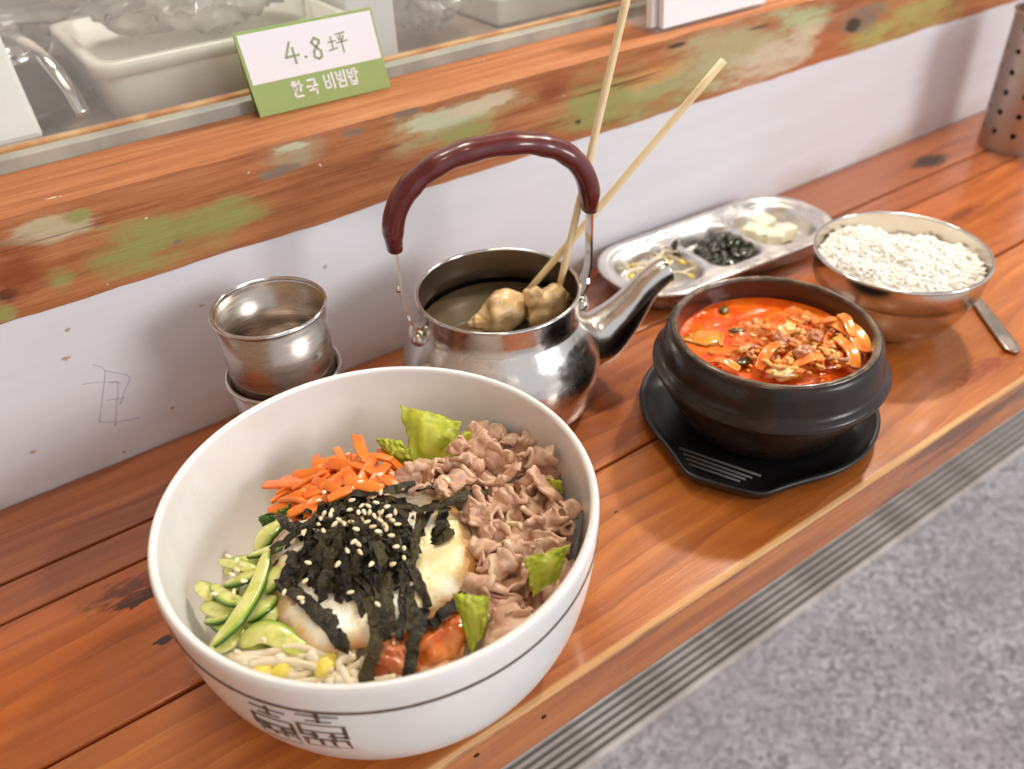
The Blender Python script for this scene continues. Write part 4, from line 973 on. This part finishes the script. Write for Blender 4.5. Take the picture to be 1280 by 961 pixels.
cuc = [([(266, 806), (295, 775), (320, 735), (334, 690)], 17, .010, 1, 'long curved cucumber slice lying diagonally on top of the others'), ([(302, 803), (335, 790), (385, 815)], 24, .006, -1, 'thick cucumber slice at the bottom beside the egg'), ([(264, 812), (285, 800), (302, 782)], 22, .004, -1, 'pale cut cucumber chunk nearest the sprouts'),
       ([(247, 730), (258, 738), (268, 748)], 16, .004, -1, 'small dark green cucumber end at the far left'), ([(266, 732), (285, 748), (306, 754)], 15, .006, 1, 'curved cucumber slice right of the dark cucumber end'), ([(254, 756), (275, 762), (296, 760)], 18, .003, -1, 'bright green cucumber slice below the dark end'), ([(258, 776), (275, 772), (292, 764)], 14, .003, 1, 'short dark cucumber slice low at the left'),
       ([(274, 702), (300, 706), (328, 716)], 12, .007, -1, 'pointed cucumber slice at the upper left'), ([(282, 730), (305, 722), (330, 708)], 16, .006, 1, 'cucumber slice behind the long diagonal one'), ([(282, 718), (292, 705), (310, 698)], 14, .004, -1, 'cucumber slice under the pointed one'), ([(310, 695), (335, 688), (358, 680)], 12, .007, 1, 'thin pale cucumber slice at the top near the seaweed'),
       ([(322, 690), (334, 668), (352, 652)], 20, .004, 1, 'pale cucumber strip leaning up toward the carrots'), ([(310, 775), (328, 760), (345, 745)], 17, .005, 1, 'dark cucumber slice under the egg edge'), ([(325, 790), (338, 770), (350, 752)], 16, .003, -1, 'cucumber slice hidden low under the egg edge'), ([(330, 740), (342, 725), (352, 705)], 18, .006, 1, 'cucumber slice tucked against the fried egg'),
       ([(296, 820), (318, 812), (340, 808)], 18, .002, -1, 'pale cucumber slice above the bean sprouts'), ([(350, 800), (362, 815), (368, 830)], 10, .003, 1, 'small dark cucumber sliver beside the sprouts')]
cuc += [([(262, 770), (285, 785), (305, 790)], 18, .000, 1, 'cucumber slice lying under the long diagonal slice'), ([(300, 745), (318, 735), (330, 722)], 18, .001, -1, 'cucumber slice low in the middle of the cucumber heap'), ([(262, 745), (280, 740), (300, 738)], 16, .000, 1, 'cucumber slice low at the left of the heap'), ([(300, 718), (322, 705), (345, 700)], 18, .001, -1, 'cucumber slice low near the seaweed heap'), ([(300, 772), (318, 790), (345, 800)], 18, .000, 1, 'cucumber slice low beside the thick bottom slice')]
for pts, wpx, dz, sdd, lb in cuc:
    P = [hit(a, b_, mound, dz + (.002 if i == 1 else 0)) for i, (a, b_) in enumerate(pts)]; tag(cucumber(P, wpx / 2550 * 1.2, wpx / 2550 * .42, sdd), lb, 'cucumber', 'cucumber slices in the bowl')

# ---------------- lettuce
m = NT('lettuce'); p = m.oco(); a = m.attr(); b = m.mix(m.rng(m.noise(p, 70, 5), .35, .65), (216, 222, 78), (190, 206, 52)); b = m.mix(m.rng(a, .45, .5, 1, 0), b, b)
b = m.mix(m.rng(a, .0, .35, .55, 0), b, (226, 230, 140)); m.col(b); m.set(rough=.36, coat=.2, sss=.0); m.bump(m.noise(scaled(m, p, (300, 300, 120)), 1, 4), .35, .0008)
tr = m.n('ShaderNodeBsdfTranslucent'); m.l(b, tr.inputs[0]); mx = m.n('ShaderNodeMixShader'); mx.inputs[0].default_value = .35; m.l(m.b.outputs[0], mx.inputs[1]); m.l(tr.outputs[0], mx.inputs[2]); m.l(mx.outputs[0], m.out.inputs[0]); LET = m.m
def leafpatch(name, c4, bul, ruf, seed, mt, label, cat, group=None, n=22, th=.0006, zig=0):
    a, b_, c, d = [onz(*q) for q in c4]; N = (b_ - a).cross(d - a).normalized(); A = []
    if N.dot(CAM - a) < 0: N = -N
    def fn(u, v):
        q = a * ((1 - u) * (1 - v)) + b_ * (u * (1 - v)) + c * (u * v) + d * ((1 - u) * v)
        e = max(abs(2 * u - 1), 1 - 2 * v if v < .5 else 0); out = (q - (a + b_ + c + d) / 4)
        q = q + N * (bul * math.sin(PI * u) * math.sin(PI * min(1, v + .1)) + ruf * e ** 2 * nz(u * 7 + seed, v * 7, seed) + ruf * .45 * e * nz(u * 19 + seed, v * 19))
        q = q + out * (.10 * nz(u * 4 + seed, v * 4, 3.3) + .09 * e ** 3 * nz(u * 16, v * 16, seed))
        q = q + N * .0007 * abs(math.sin(PI * 4 * (u - .5) * (1.3 - v * .6) + v))
        return q
    v, f = grid(fn, n, n); A = [min(1, abs(2 * (i % (n + 1)) / n - 1) + .1) for i in range(len(v))]
    o = obj(name, v, f, mt, attr=A); solid(o, th); return tag(o, label, cat, group)
G = 'lettuce leaves in the bowl'
leafpatch('lettuce_leaf', [(499, 506, .082), (578, 528, .078), (560, 572, .066), (520, 592, .063)], .006, .002, 1.3, LET, 'big bright lettuce leaf standing against the back of the bowl', 'lettuce', G)
leafpatch('lettuce_leaf', [(470, 546, .074), (503, 550, .074), (524, 585, .066), (486, 574, .063)], .004, .003, 4.1, LET, 'curled lettuce leaf beside the carrots', 'lettuce', G)
leafpatch('lettuce_leaf', [(488, 566, .073), (514, 562, .072), (520, 594, .064), (490, 592, .062)], -.006, .002, 6.1, LET, 'small cupped lettuce piece in front of the curled leaf', 'lettuce', G)
leafpatch('lettuce_leaf', [(548, 548, .072), (588, 540, .072), (585, 575, .064), (525, 592, .060)], .004, .002, 8.8, LET, 'lettuce leaf tucked between the big leaf and the beef', 'lettuce', G)
leafpatch('lettuce_leaf', [(654, 698, .080), (710, 682, .080), (700, 722, .070), (666, 745, .070)], .004, .003, 2.7, LET, 'yellow green lettuce leaf lying on the beef at right', 'lettuce', G)
leafpatch('lettuce_leaf', [(566, 742, .078), (612, 746, .078), (606, 790, .068), (590, 816, .064)], .004, .003, 5.5, LET, 'yellow green lettuce leaf beside the kimchi at the front', 'lettuce', G)
leafpatch('lettuce_leaf', [(684, 596, .073), (702, 600, .073), (704, 615, .066), (690, 612, .066)], .002, .002, 9.5, LET, 'tiny bit of lettuce between the beef and the right bowl wall', 'lettuce', G)
HRB = simple('herb_green', (88, 128, 40), .4, (60, 98, 26), 100)
leafpatch('herb_sprig', [(324, 646, .063), (342, 640, .066), (346, 652, .062), (328, 658, .060)], .002, .003, 3.5, HRB, 'small green herb sprig below the carrots', 'herb')
leafpatch('herb_sprig', [(345, 640, .068), (362, 628, .070), (360, 646, .064), (350, 652, .062)], .002, .003, 7.5, HRB, 'darker herb sprig tip touching the carrots', 'herb')

# ---------------- beef
m = NT('boiled_beef'); p = m.oco(); a = m.attr(); nl = m.noise(p, 90, 5); b = m.mix(m.rng(nl, .34, .66), (204, 160, 132), (230, 196, 164)); b = m.mix(m.math('MULTIPLY', m.rand(), .5), b, (206, 158, 130))
b = m.mix(m.rng(m.noise(p, 60, 3), .56, .68, 0, .5), b, (188, 140, 108)); b = m.mix(m.rng(a, .70, .92), b, (238, 216, 176)); m.col(b); m.set(rough=.40, coat=.25, coatr=.2); m.bump(m.noise(p, 600, 5), .5, .0009); BEEF = m.m
def beef(c, size, yaw, pitch, seed, fat):
    r_ = random.Random(seed); nu, nv = 18, 8; x = z = 0; h = r_.uniform(-.6, .6); step = size * 1.7 / nu; path = [(0, 0)]; k = r_.uniform(-1, 1)
    for i in range(nu):
        if i % 4 == 0: k = r_.uniform(-1, 1) * 1.05
        h += k * .62; x += step * math.cos(h); z += step * math.sin(h); path.append((x, z))
    mx_ = sum(q[0] for q in path) / len(path); mz = sum(q[1] for q in path) / len(path); wd = size * r_.uniform(.55, .85); V = []; A = []
    M = Matrix.Rotation(yaw, 3, 'Z') @ Matrix.Rotation(pitch, 3, 'X')
    for j in range(nv + 1):
        v = j / nv - .5
        for i in range(nu + 1):
            px_, pz_ = path[i]; u = i / nu; q = Vector((px_ - mx_, v * wd * (1 - .25 * abs(2 * u - 1) ** 3), (pz_ - mz) * .8))
            q += Vector((nz(u * 4 + seed, v * 4, 1), nz(u * 5, v * 4 + seed, 2), nz(u * 4, v * 5, 3 + seed))) * size * .17
            q += Vector((nz(u * 13 + seed, v * 11, 1), nz(u * 13, v * 11 + seed, 2), nz(u * 13, v * 11, 3 + seed))) * size * .06 * (1 + 1.2 * abs(2 * v))
            V.append(Vector(c) + M @ q); A.append((1 if v > .36 else 0) if fat else 0)
    F = [(j * (nu + 1) + i, j * (nu + 1) + i + 1, (j + 1) * (nu + 1) + i + 1, (j + 1) * (nu + 1) + i) for j in range(nv) for i in range(nu)]
    o = obj('beef_slice', V, F, BEEF, attr=A); solid(o, .0021, 1, 0); return o
low = [(560, 590), (600, 560), (640, 570), (680, 610), (640, 620), (690, 650), (650, 660), (610, 610), (620, 650), (690, 690), (640, 700), (600, 720), (610, 690), (665, 640), (575, 570), (620, 735), (650, 760), (690, 730), (545, 605), (700, 670), (635, 590), (620, 780)]
up = [(612, 538), (595, 555), (630, 552), (655, 560), (575, 560), (560, 580), (590, 580), (620, 572), (650, 580), (680, 585), (540, 590), (520, 600), (570, 600), (600, 600), (635, 598), (660, 605), (690, 615), (705, 640), (555, 612), (605, 625), (640, 625), (670, 635), (700, 660), (620, 645), (650, 650), (685, 650), (680, 680), (655, 675), (625, 670), (605, 690), (640, 695), (615, 710), (665, 665), (640, 715), (610, 655), (595, 640), (630, 730), (660, 700), (600, 735)]
sp_lab = {0: 'pinkish beef slice at the very top of the beef heap', 17: 'beef slice pressed against the right bowl wall', 11: 'beef slice at the left tip of the heap beside the carrots'}
for k, (a, b_) in enumerate(low):
    q = hit(a, b_, mound, .002); o = beef(q, .020, rnd.uniform(0, 2 * PI), rnd.uniform(-.4, .4), 100 + k, False); tag(o, 'boiled beef slice in the lower layer of the heap at right', 'beef', 'beef slices in the bowl')
for k, (a, b_) in enumerate(up):
    q = hit(a, b_, mound, .010 + .003 * rnd.random()); o = beef(q, rnd.uniform(.014, .022), rnd.uniform(0, 2 * PI), rnd.uniform(-.9, .9), 200 + k, k % 3 == 0); tag(o, sp_lab.get(k, 'curled boiled beef slice on top of the heap at right'), 'beef', 'beef slices in the bowl')
for k, (a, b_, lb) in enumerate(((635, 762, 'rolled beef slice at the front of the bowl beside the lettuce'), (625, 785, 'plain beef slice lowest at the front rim'), (695, 735, 'beef slice under the right lettuce leaf'), (650, 775, 'beef slice touching the front right rim'), (700, 715, 'beef slice right of the right lettuce leaf'))):
    q = hit(a, b_, mound, .008); o = beef(q, .021, rnd.uniform(0, 2 * PI), rnd.uniform(-.5, .5), 300 + k, k == 0); tag(o, lb, 'beef', 'beef slices in the bowl')

# ---------------- kimchi at the front
KB = simple('kimchi_cabbage', (232, 138, 52), .22, (212, 82, 26), 70, coat=.5, coatr=.1, sss=.12, ssss=.004, bmp=.3, bscale=250); KR = simple('kimchi_red', (200, 96, 50), .25, (230, 160, 110), 80, coat=.5); KP = simple('kimchi_pale', (232, 190, 140), .25, (226, 140, 84), 60, coat=.4)
def lump(name, px, py, dz, r, yaw, mt, label, cat, group=None):
    s = rnd.random() * 30; q = hit(px, py, mound, dz); o = obj(name, *ellipsoid(q, r, 30, 20, Matrix.Rotation(yaw, 3, 'Z'), lambda v: .35 * nz(v.x * 1.8 + s, v.y * 1.8, v.z * 1.8) + .12 * nz(v.x * 5, v.y * 5 + s, v.z * 5)), mt); return tag(o, label, cat, group)
G = 'kimchi pieces in the bowl'
lump('kimchi_piece', 556, 795, .004, (.0155, .009, .006), .25, KB, 'glossy orange kimchi cabbage piece at the front', 'kimchi', G); lump('kimchi_piece', 488, 818, .005, (.006, .011, .005), .3, KR, 'dark red kimchi piece under the hanging seaweed', 'kimchi', G)
lump('kimchi_piece', 548, 822, .002, (.014, .008, .004), .3, KP, 'pale kimchi piece below the orange one', 'kimchi', G); lump('kimchi_piece', 505, 812, .003, (.007, .010, .005), -.3, KB, 'orange kimchi bit between two hanging seaweed strips', 'kimchi', G); lump('kimchi_piece', 470, 842, .002, (.008, .006, .004), -.3, KR, 'red kimchi bit close to the front rim', 'kimchi', G)

# ---------------- bean sprouts at the front
spl = [[(285, 822), (330, 818), (370, 808), (420, 826)], [(300, 832), (340, 840), (380, 828), (405, 812)], [(310, 842), (350, 852), (400, 850), (440, 838)], [(372, 858), (400, 846), (430, 840), (452, 828)], [(330, 828), (360, 836), (385, 856), (398, 868)], [(385, 815), (405, 838), (398, 858), (392, 868)], [(405, 862), (425, 850), (440, 846), (462, 850)],
       [(440, 862), (430, 842), (424, 825), (430, 810)], [(452, 862), (445, 845), (438, 828), (442, 812)], [(430, 868), (436, 850), (446, 836), (455, 822)], [(350, 812), (380, 822), (410, 818), (440, 830)], [(320, 850), (350, 842), (372, 846), (390, 838)], [(345, 826), (362, 818), (395, 824), (410, 834)], [(420, 850), (445, 855), (470, 852), (495, 846)], [(470, 860), (480, 850), (500, 848), (520, 852)], [(296, 815), (305, 828), (325, 836), (345, 832)], [(415, 832), (428, 838), (450, 842), (475, 838)], [(458, 868), (462, 850), (455, 835), (460, 820)]]
spl += [[(x + 8 * math.sin(x), y) for x, y in q] for q in ([(300, 824), (335, 830), (375, 836), (418, 838)], [(345, 846), (385, 842), (420, 832), (450, 820)], [(365, 830), (392, 842), (425, 846), (458, 838)], [(318, 832), (350, 826), (384, 832), (408, 846)], [(412, 856), (424, 842), (432, 828), (445, 815)], [(388, 828), (412, 840), (440, 848), (468, 846)])]
for k, pts in enumerate(spl):
    P = [hit(a, b_, mound, .002 + .007 * rnd.random()) for a, b_ in pts]; sprout(P, rnd.uniform(.0020, .0029), 'pale bean sprout among the tangle at the front of the bowl', 'bean sprouts at the bowl front', k in (2, 4, 7))
for a, b_, lb in ((330, 842, 'yellow bean head at the left of the sprouts'), (356, 838, 'pale yellow bean head in the middle of the sprouts'), (408, 832, 'bright yellow split bean under the egg edge')):
    q = hit(a, b_, mound, .006); tag(obj('soybean', *ellipsoid(q, (.0060, .0040, .0036), 24, 16, Matrix.Rotation(-.3 + a * .01, 3, 'Z'), lambda v: .12 * nz(v.x * 1.5 + a, v.y * 1.5, v.z * 1.5)), SPH), lb, 'bean', 'loose yellow bean heads')

# ---------------- fried egg
m = NT('fried_egg'); p = m.oco(); a = m.attr(); n1 = m.noise(p, 45, 5); b = m.mix(m.rng(n1, .42, .62), (252, 244, 222), (246, 226, 168)); b = m.mix(m.rng(m.noise(p, 110, 4), .56, .70, 0, .7), b, (236, 196, 112))
b = m.mix(m.rng(m.math('ADD', a, m.math('MULTIPLY', m.math('SUBTRACT', n1, .5), .9)), .55, 1.0, 0, .9), b, (204, 138, 60)); b = m.mix(m.rng(m.noise(p, 70, 3), .66, .72, 0, .8), b, (196, 122, 40)); m.col(b); m.set(rough=.3, coat=.35, coatr=.15, sss=.1, ssss=.004); m.bump(m.noise(p, 110, 6), .7, .0025); EGG = m.m
eo = [(336, 700), (338, 740), (345, 772), (360, 806), (385, 823), (420, 824), (450, 815), (495, 803), (530, 788), (560, 770), (585, 748), (597, 715), (595, 675), (580, 645), (560, 620), (525, 603), (470, 612), (400, 640), (350, 668)]
def egg():
    ang = []; c = EGC
    for a_, b_ in eo: q = hit(a_, b_, mound, .004); ang.append((math.atan2(q.y - c.y, q.x - c.x), math.hypot(q.x - c.x, q.y - c.y)))
    ang.sort(); V = [Vector((c.x, c.y, top(c.x, c.y) + .001))]; A = [0]; F = []; n, R = 96, 18
    def rad(t):
        L = ang + [(ang[0][0] + 2 * PI, ang[0][1])]
        if t < ang[0][0]: t += 2 * PI
        for (a0, r0), (a1, r1) in zip(L[:-1], L[1:]):
            if a0 <= t <= a1: return lerp(r0, r1, smooth01((t - a0) / (a1 - a0)))
    for j in range(1, R + 1):
        s = j / R
        for i in range(n):
            t = -PI + 2 * PI * i / n; r = rad(t) * s * (1 + .03 * nz(i * .6, 3) * s ** 4); x, y = c.x + r * math.cos(t), c.y + r * math.sin(t)
            z = mound(x, y) + .0095 + .0025 * smooth01((c.y - y) / .04) - .0042 * smooth01((s - .78) / .22) + .0016 * nz(x * 90, y * 90) + .0020 * s ** 3 * nz(x * 170, y * 170, 6); V.append(Vector((x, y, z))); A.append(s ** 3)
    for i in range(n): F.append((0, 1 + i, 1 + (i + 1) % n))
    for j in range(R - 1):
        b0 = 1 + j * n
        for i in range(n): F.append((b0 + i, b0 + n + i, b0 + n + (i + 1) % n, b0 + (i + 1) % n))
    return V, F, A
v, f, at = egg(); o = obj('fried_egg', v, f, EGG, attr=at); solid(o, .0035, 1, -1); tag(o, 'fried egg with browned edges under the shredded seaweed', 'egg')

# ---------------- shredded nori
m = NT('roasted_nori'); p = m.oco(); b = m.mix(m.rng(m.noise(p, 160, 5), .40, .66), (26, 22, 14), (64, 56, 36)); b = m.mix(m.rng(m.rand(), .6, 1.0, 0, .6), b, (76, 66, 28)); m.col(b); m.set(rough=.36, spec=.3); m.bump(m.noise(p, 520, 5), .9, .0009); NOR = m.m
def nstrip(P, wd, twist):
    P = catmull(P, 20); n = len(P); V = []; F = []; sd_ = rnd.random() * 50
    for i in range(n):
        T = (P[min(i + 1, n - 1)] - P[max(i - 1, 0)]).normalized(); s_ = T.cross(Vector((0, 0, 1)))
        if s_.length < .05: s_ = T.cross(Vector((1, 0, 0)))
        s_.normalize(); t = i / (n - 1); s_ = Matrix.Rotation(twist * (t - .5) + .25 * nz(t * 5, sd_), 3, T) @ s_; N_ = T.cross(s_)
        wl = wd / 2 * (1 + .45 * nz(t * 9, sd_)); wr = wd / 2 * (1 + .45 * nz(t * 9, sd_ + 9)); c = P[i] + N_ * (nz(t * 8, sd_, 5) * .0008)
        V += [c - s_ * wl + N_ * nz(t * 11, sd_, 1) * .0006, c - s_ * wl * .3 + N_ * nz(t * 11, sd_, 2) * .0006, c + s_ * wr * .3 + N_ * nz(t * 11, sd_, 3) * .0006, c + s_ * wr + N_ * nz(t * 11, sd_, 4) * .0006]
    for i in range(n - 1):
        for k in range(3): F.append((i * 4 + k, i * 4 + k + 1, i * 4 + 5 + k, i * 4 + 4 + k))
    o = obj('nori_strip', V, F, NOR, smooth=False); solid(o, .0003); return o
def nori(px, py, ang, L, wd, lift, label='shredded roasted seaweed strip heaped on the fried egg', fn=top, twist=None, curl=.003):
    c = hit(px, py, fn, lift); P = []; n = 10; k = rnd.uniform(-.9, .9); a = ang
    q = Vector((c.x, c.y)); left = []; right = []
    for s in (-1, 1):
        x, y, aa = c.x, c.y, ang; lst = []
        for i in range(n // 2):
            aa += k * .10 * s; x += s * math.cos(aa) * L / n; y += s * math.sin(aa) * L / n; lst.append((x, y))
        (right if s > 0 else left).extend(lst)
    xy = left[::-1] + [(c.x, c.y)] + right
    for i, (x, y) in enumerate(xy):
        u = i / (len(xy) - 1); P.append(Vector((x, y, fn(x, y) + lift + curl * nz(u * 3 + px, py * .1, k) - .0015 * abs(2 * u - 1) ** 2)))
    o = nstrip(P, wd, rnd.uniform(-1.3, 1.3) if twist is None else twist); return tag(o, label, 'seaweed', 'nori strips on the egg')
for k in range(175):
    t = rnd.random() * 2 * PI; r = math.sqrt(rnd.random()); px = 447 + 84 * r * math.cos(t); py = 682 + 74 * r * math.sin(t)
    if px > 525 and py > 680: continue
    if px < 410 and py > 712: continue
    if py > 735: continue
    ang = math.radians(rnd.choice([55, 70, 85, 100, 30, 10, -20, 120]) + rnd.uniform(-18, 18)); nori(px, py, ang, rnd.uniform(.010, .024), rnd.uniform(.0022, .0046), .0010 + .0055 * rnd.random() * (1.15 - r), curl=.0060)
W = lambda a, b: (lambda p0, p1: math.atan2(p1.y - p0.y, p1.x - p0.x))(onz(*a, .07), onz(*b, .07))
def nor2(a, b, wd, dz, label, tw_=.5):
    P = []
    for k in range(11):
        t = k / 10; px, py = lerp(a[0], b[0], t), lerp(a[1], b[1], t); q = hit(px, py, lambda x, y: max(top(x, y), mound(x, y) + .008), dz + .002 * math.sin(PI * t)); P.append(q + Vector((nz(t * 3, a[0]) * .0022, nz(t * 3, a[1], 3) * .0022, nz(t * 4, b[0], 7) * .0012)))
    o = nstrip(P, wd, tw_); tag(o, label, 'seaweed', 'nori strips on the egg')
nor2((475, 770), (460, 852), .0060, .0025, 'long nori strip hanging down to the front rim, left one'); nor2((528, 760), (508, 850), .0052, .0025, 'long nori strip hanging down to the front rim, right one')
nor2((520, 640), (608, 612), .0050, .006, 'nori strip sticking out over the beef'); nor2((500, 612), (560, 606), .0045, .005, 'nori strip bridging the egg and the beef at the top'); nor2((540, 680), (558, 632), .0048, .001, 'dark nori strip lying alone on the egg white')
nor2((548, 676), (564, 658), .0065, .001, 'short square nori flake on the egg white'); nor2((350, 722), (418, 788), .0062, .002, 'broad nori strip crossing the left half of the egg'); nor2((372, 690), (350, 740), .0055, .002, 'nori strip pointing down over the left egg edge'); nor2((410, 760), (428, 815), .0060, .002, 'nori strip hanging over the front egg edge')
nor2((338, 688), (400, 645), .0040, .004, 'thin nori strip reaching toward the herb sprig'); nor2((345, 645), (372, 665), .0045, .005, 'nori flake beside the herb sprig'); nor2((535, 782), (585, 742), .0055, .0015, 'nori strip along the lower right egg edge'); nor2((430, 620), (520, 606), .0050, .004, 'nori strip along the top of the heap')
for a, b in (((500, 700), (520, 780)), ((480, 700), (490, 790)), ((510, 690), (535, 760)), ((460, 740), (470, 800)), ((430, 720), (462, 785)), ((505, 730), (500, 800)), ((525, 640), (515, 720)), ((545, 625), (520, 670)), ((488, 720), (478, 800)), ((515, 720), (512, 790)), ((470, 730), (484, 800))):
    nor2(a, b, rnd.uniform(.0028, .0046), .0018 + .002 * rnd.random(), 'shredded roasted seaweed strip heaped on the fried egg', rnd.uniform(-1, 1))

# ---------------- sesame seeds
SES = simple('sesame', (240, 220, 178), .4, (226, 194, 140), 300, vary=(250, 236, 204)); sv, sf = ellipsoid((0, 0, 0), (.0017, .00095, .0007), 10, 8)
sv = [Vector((q.x, q.y * (1 - .25 * q.x / .0019), q.z)) for q in sv]
sme = None
ses = [(476, 615), (440, 625), (452, 632), (462, 640), (470, 628), (484, 633), (494, 640), (468, 645), (475, 650), (480, 655), (486, 645), (459, 652), (466, 658), (473, 664), (490, 650), (497, 655), (489, 669), (445, 661), (424, 650), (418, 655), (413, 643), (405, 642), (401, 648), (398, 655), (430, 654), (439, 652), (380, 665), (404, 663), (442, 677), (448, 680), (434, 688), (450, 690), (495, 683), (505, 685), (505, 697), (464, 705), (491, 705), (379, 666), (355, 740), (381, 726), (378, 752), (376, 747), (438, 740), (472, 755), (385, 703), (422, 705), (450, 602), (474, 593), (405, 615), (465, 585), (415, 638), (448, 640), (460, 632), (477, 640), (483, 660), (437, 637), (455, 640)]
for k, (a, b_) in enumerate(ses):
    q = hit(a, b_, top, .0085 if math.hypot(a - 455, b_ - 690) < 85 else .0105)
    if sme is None: o = obj('sesame_seed', [q + s_ for s_ in sv], sf, SES, org=q); sme = o.data
    else: o = bpy.data.objects.new('sesame_seed', sme); COL.objects.link(o); o.location = q
    o.rotation_euler = (rnd.uniform(-.5, .5), rnd.uniform(-.5, .5), rnd.uniform(0, 2 * PI)); tag(o, 'tiny cream sesame seed sprinkled on the seaweed heap', 'sesame seed', 'sesame seeds on the seaweed')
for (a, b_) in ((296, 712), (303, 706), (305, 726), (292, 740), (300, 765), (285, 695), (268, 742), (290, 718), (330, 800), (296, 700)):
    q = hit(a, b_, mound, .0125); o = bpy.data.objects.new('sesame_seed', sme); COL.objects.link(o); o.location = q; o.rotation_euler = (rnd.uniform(-.5, .5), rnd.uniform(-.5, .5), rnd.uniform(0, 2 * PI)); tag(o, 'tiny cream sesame seed sprinkled on the cucumber', 'sesame seed', 'sesame seeds on the cucumber')
